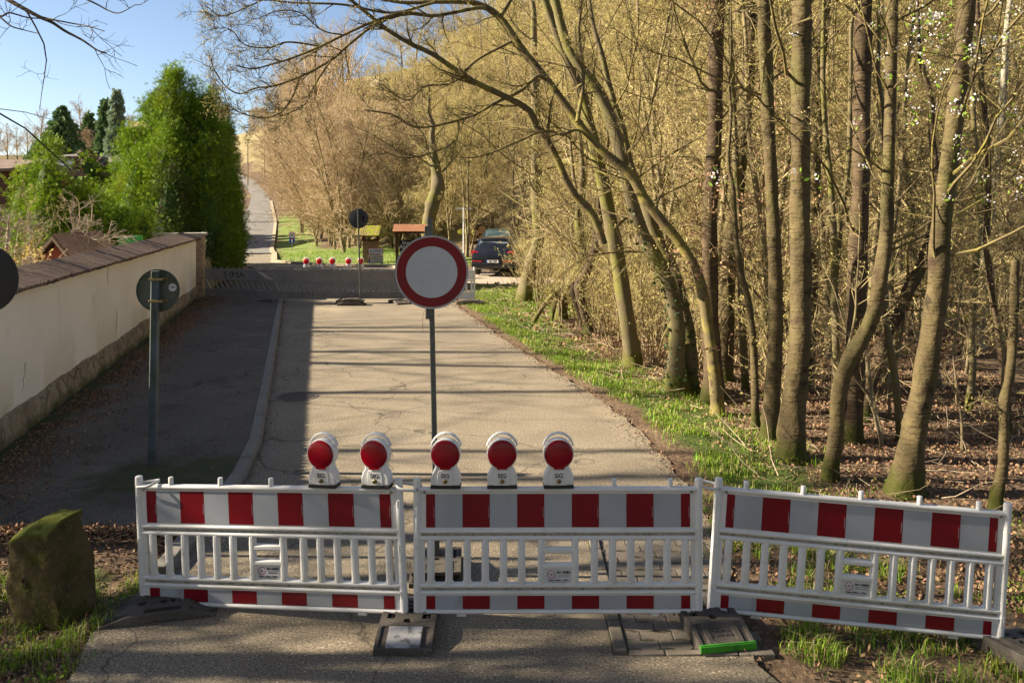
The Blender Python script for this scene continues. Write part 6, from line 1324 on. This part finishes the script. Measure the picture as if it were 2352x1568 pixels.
def make_car(label, loc, rz, paint, roofm):
    t = thing('parked_car', label, 'car', loc, rz)
    st = [(0.00,.42,.62,.98,.60),(0.04,.34,.64,1.02,.70)]
    g = Geo()
    # y: 0 rear .. 4.4 front (before turning)
    S = [(0.02,.80,.40,.70,.98,.72,1.00),(.06,.90,.33,.72,1.03,.80,1.06),(.16,.925,.28,.75,1.05,.79,1.20),(.42,.925,.26,.76,1.05,.735,1.52),(.75,.927,.25,.77,1.04,.70,1.615),(1.4,.927,.25,.77,1.02,.69,1.645),(2.2,.927,.25,.77,1.00,.69,1.63),(2.75,.927,.25,.77,.98,.70,1.54),(3.25,.925,.25,.77,.97,.76,1.20),(3.5,.92,.25,.77,.96,.80,1.02),(4.0,.90,.26,.72,.90,.78,.93),(4.3,.84,.28,.66,.80,.70,.82),(4.4,.72,.34,.60,.70,.60,.71)]
    loft(g, [(y_, ring(w_, zb, zm, be, wr, ro)) for (y_, w_, zb, zm, be, wr, ro) in S]); g.build('body', paint, t, 35)
    g = Geo(); k = [(.62,.68,1.605),(1.2,.66,1.647),(2.0,.66,1.64),(2.6,.66,1.57)]
    v = []; 
    for (y_, w_, z_) in k: v += [(-w_*.72,y_,z_-.015),(0,y_,z_+.006),(w_*.72,y_,z_-.015)]
    ii = np.arange(12).reshape(4,3); g.add(v, np.stack([ii[:-1,:-1], ii[:-1,1:], ii[1:,1:], ii[1:,:-1]],-1).reshape(-1,4)); g.build('roof_skin', roofm, t, 60)
    # rear window, side windows, windscreen
    def patch(nm, pts, mtl, th=.006):
        g = Geo(); p_ = np.array(pts, float); n = len(p_); nn = np.cross(p_[1]-p_[0], p_[-1]-p_[0]); nn /= np.linalg.norm(nn); g.add(np.concatenate([p_+nn*th, p_-nn*.02]), [np.arange(n), np.arange(n)[::-1]+n]+[np.array([i,i+n,(i+1)%n+n,(i+1)%n]) for i in range(n)]); return g.build(nm, mtl, t, 0)
    patch('rear_window', [(-.68,.17,1.12),(-.30,.135,1.085),(.30,.135,1.085),(.68,.17,1.12),(.60,.40,1.47),(.30,.41,1.51),(-.30,.41,1.51),(-.60,.40,1.47)], M['carglass'], .02)
    patch('windscreen', [(.66,3.2,1.16),(-.66,3.2,1.16),(-.60,2.76,1.50),(.60,2.76,1.50)], M['carglass'], .03)
    for s_ in (-1,1):
        q = [(s_*.885,.75,1.06),(s_*.885,3.0,1.02),(s_*.72,2.6,1.48),(s_*.71,.85,1.52)]; patch('side_window', q if s_ > 0 else q[::-1], M['carglass'], .035)
        g = Geo(); sgn = s_; prism(g, [(sgn*.50,.96),(sgn*.905,.90),(sgn*.905,1.06),(sgn*.74,1.08)][::int(sgn)], .035, .22, 'y'); g.build('tail_light', M['lampred'], t, 30, bevel=.02)
        g = Geo(); prism(g, [(sgn*.45,.60),(sgn*.88,.62),(sgn*.88,.67),(sgn*.45,.65)][::int(sgn)], .005, .08, 'y'); g.build('reflector', M['lampred'], t, 30)
        g = Geo(); prism(g, [(sgn*.55,.66),(sgn*.80,.72),(sgn*.78,.80),(sgn*.55,.74)][::int(sgn)], 4.2, 4.38, 'y'); g.build('headlight', M['chrome'], t, 30, bevel=.01)
        g = Geo(); prism(g, [(sgn*.93,1.0),(sgn*1.08,1.02),(sgn*1.08,1.13),(sgn*.93,1.12)][::int(sgn)], 2.86, 3.0, 'y'); g.build('wing_mirror', paint, t, 30, bevel=.03)
        for yy in (.82, 3.46):
            Mx = TR(s_*.80, yy, .335, ry=90); g = Geo(); lathe(g, [(.20,-.11),(.30,-.115),(.335,-.09),(.335,.09),(.30,.115),(.20,.11)], 28, Mx); wl = g.build('wheel', M['tyre'], t, 50)
            g = Geo(); lathe(g, [(0,.085),(.05,.09),(.19,.10),(.21,.105),(.21,-.105),(.19,-.10),(0,-.085)], 20, Mx, close=False); g.build('rim', M['rim'], wl, 40)
    g = Geo(); prism(g, [(-.90,.40),(.90,.40),(.92,.56),(-.92,.56)], -.02, .2, 'y'); g.build('bumper', paint, t, 30, bevel=.03)
    g = Geo(); box(g, -.26, .26, -.035, -.02, .575, .685); box(g, -.259, -.215, -.0365, -.035, .578, .682, 1); text(g, 'SB·J 2109', .115, TR(.02,-.0365,.63) @ RX90, 2, bold=.003, xs=.80); g.build('number_plate', [M['plate_white'], M['blue'], M['black']], t, 0)
    g = Geo(); a = np.linspace(0,2*np.pi,28,endpoint=False); tubes(g, np.stack([.085*np.cos(np.append(a,0)), np.full(29,.028), .93+.045*np.sin(np.append(a,0))],1), .007, 5); text(g, 'KIA', .055, TR(0,.03,.93) @ RX90, 0, bold=.002, xs=1.25); g.build('emblem', M['chrome'], t, 60)
    g = Geo(); tubes(g, spline([(-.02,.155,1.11),(.14,.17,1.15),(.34,.19,1.165)],8), .014, 6, cap=True); g.build('rear_wiper', M['black_strip'], t, 60)
    g = Geo(); prism(g, [(-.60,1.50),(.60,1.50),(.58,1.56),(-.58,1.56)], .33, .48, 'y'); g.build('roof_spoiler', paint, t, 30, bevel=.015)
    return t
cb = P(1131, 632, 35.2)
make_car('black dusty car parked nose to the wood, red tail lights towards the road', (cb[0], 35.2, .02), R(-9), M['carpaint'], M['dusty'])
cb = P(1137, 600, 44.0)
c2 = make_car('dark teal car parked behind the black one, windscreen facing the road', (cb[0]+.3, 48.0, .02), R(181), M['tealpaint'], M['tealpaint'])
for c in kids(c2):
    if c.name.startswith('number_plate') or c.name.startswith('emblem'): bpy.data.objects.remove(c)
c2.location = (cb[0]+.1, 47.2, .08);
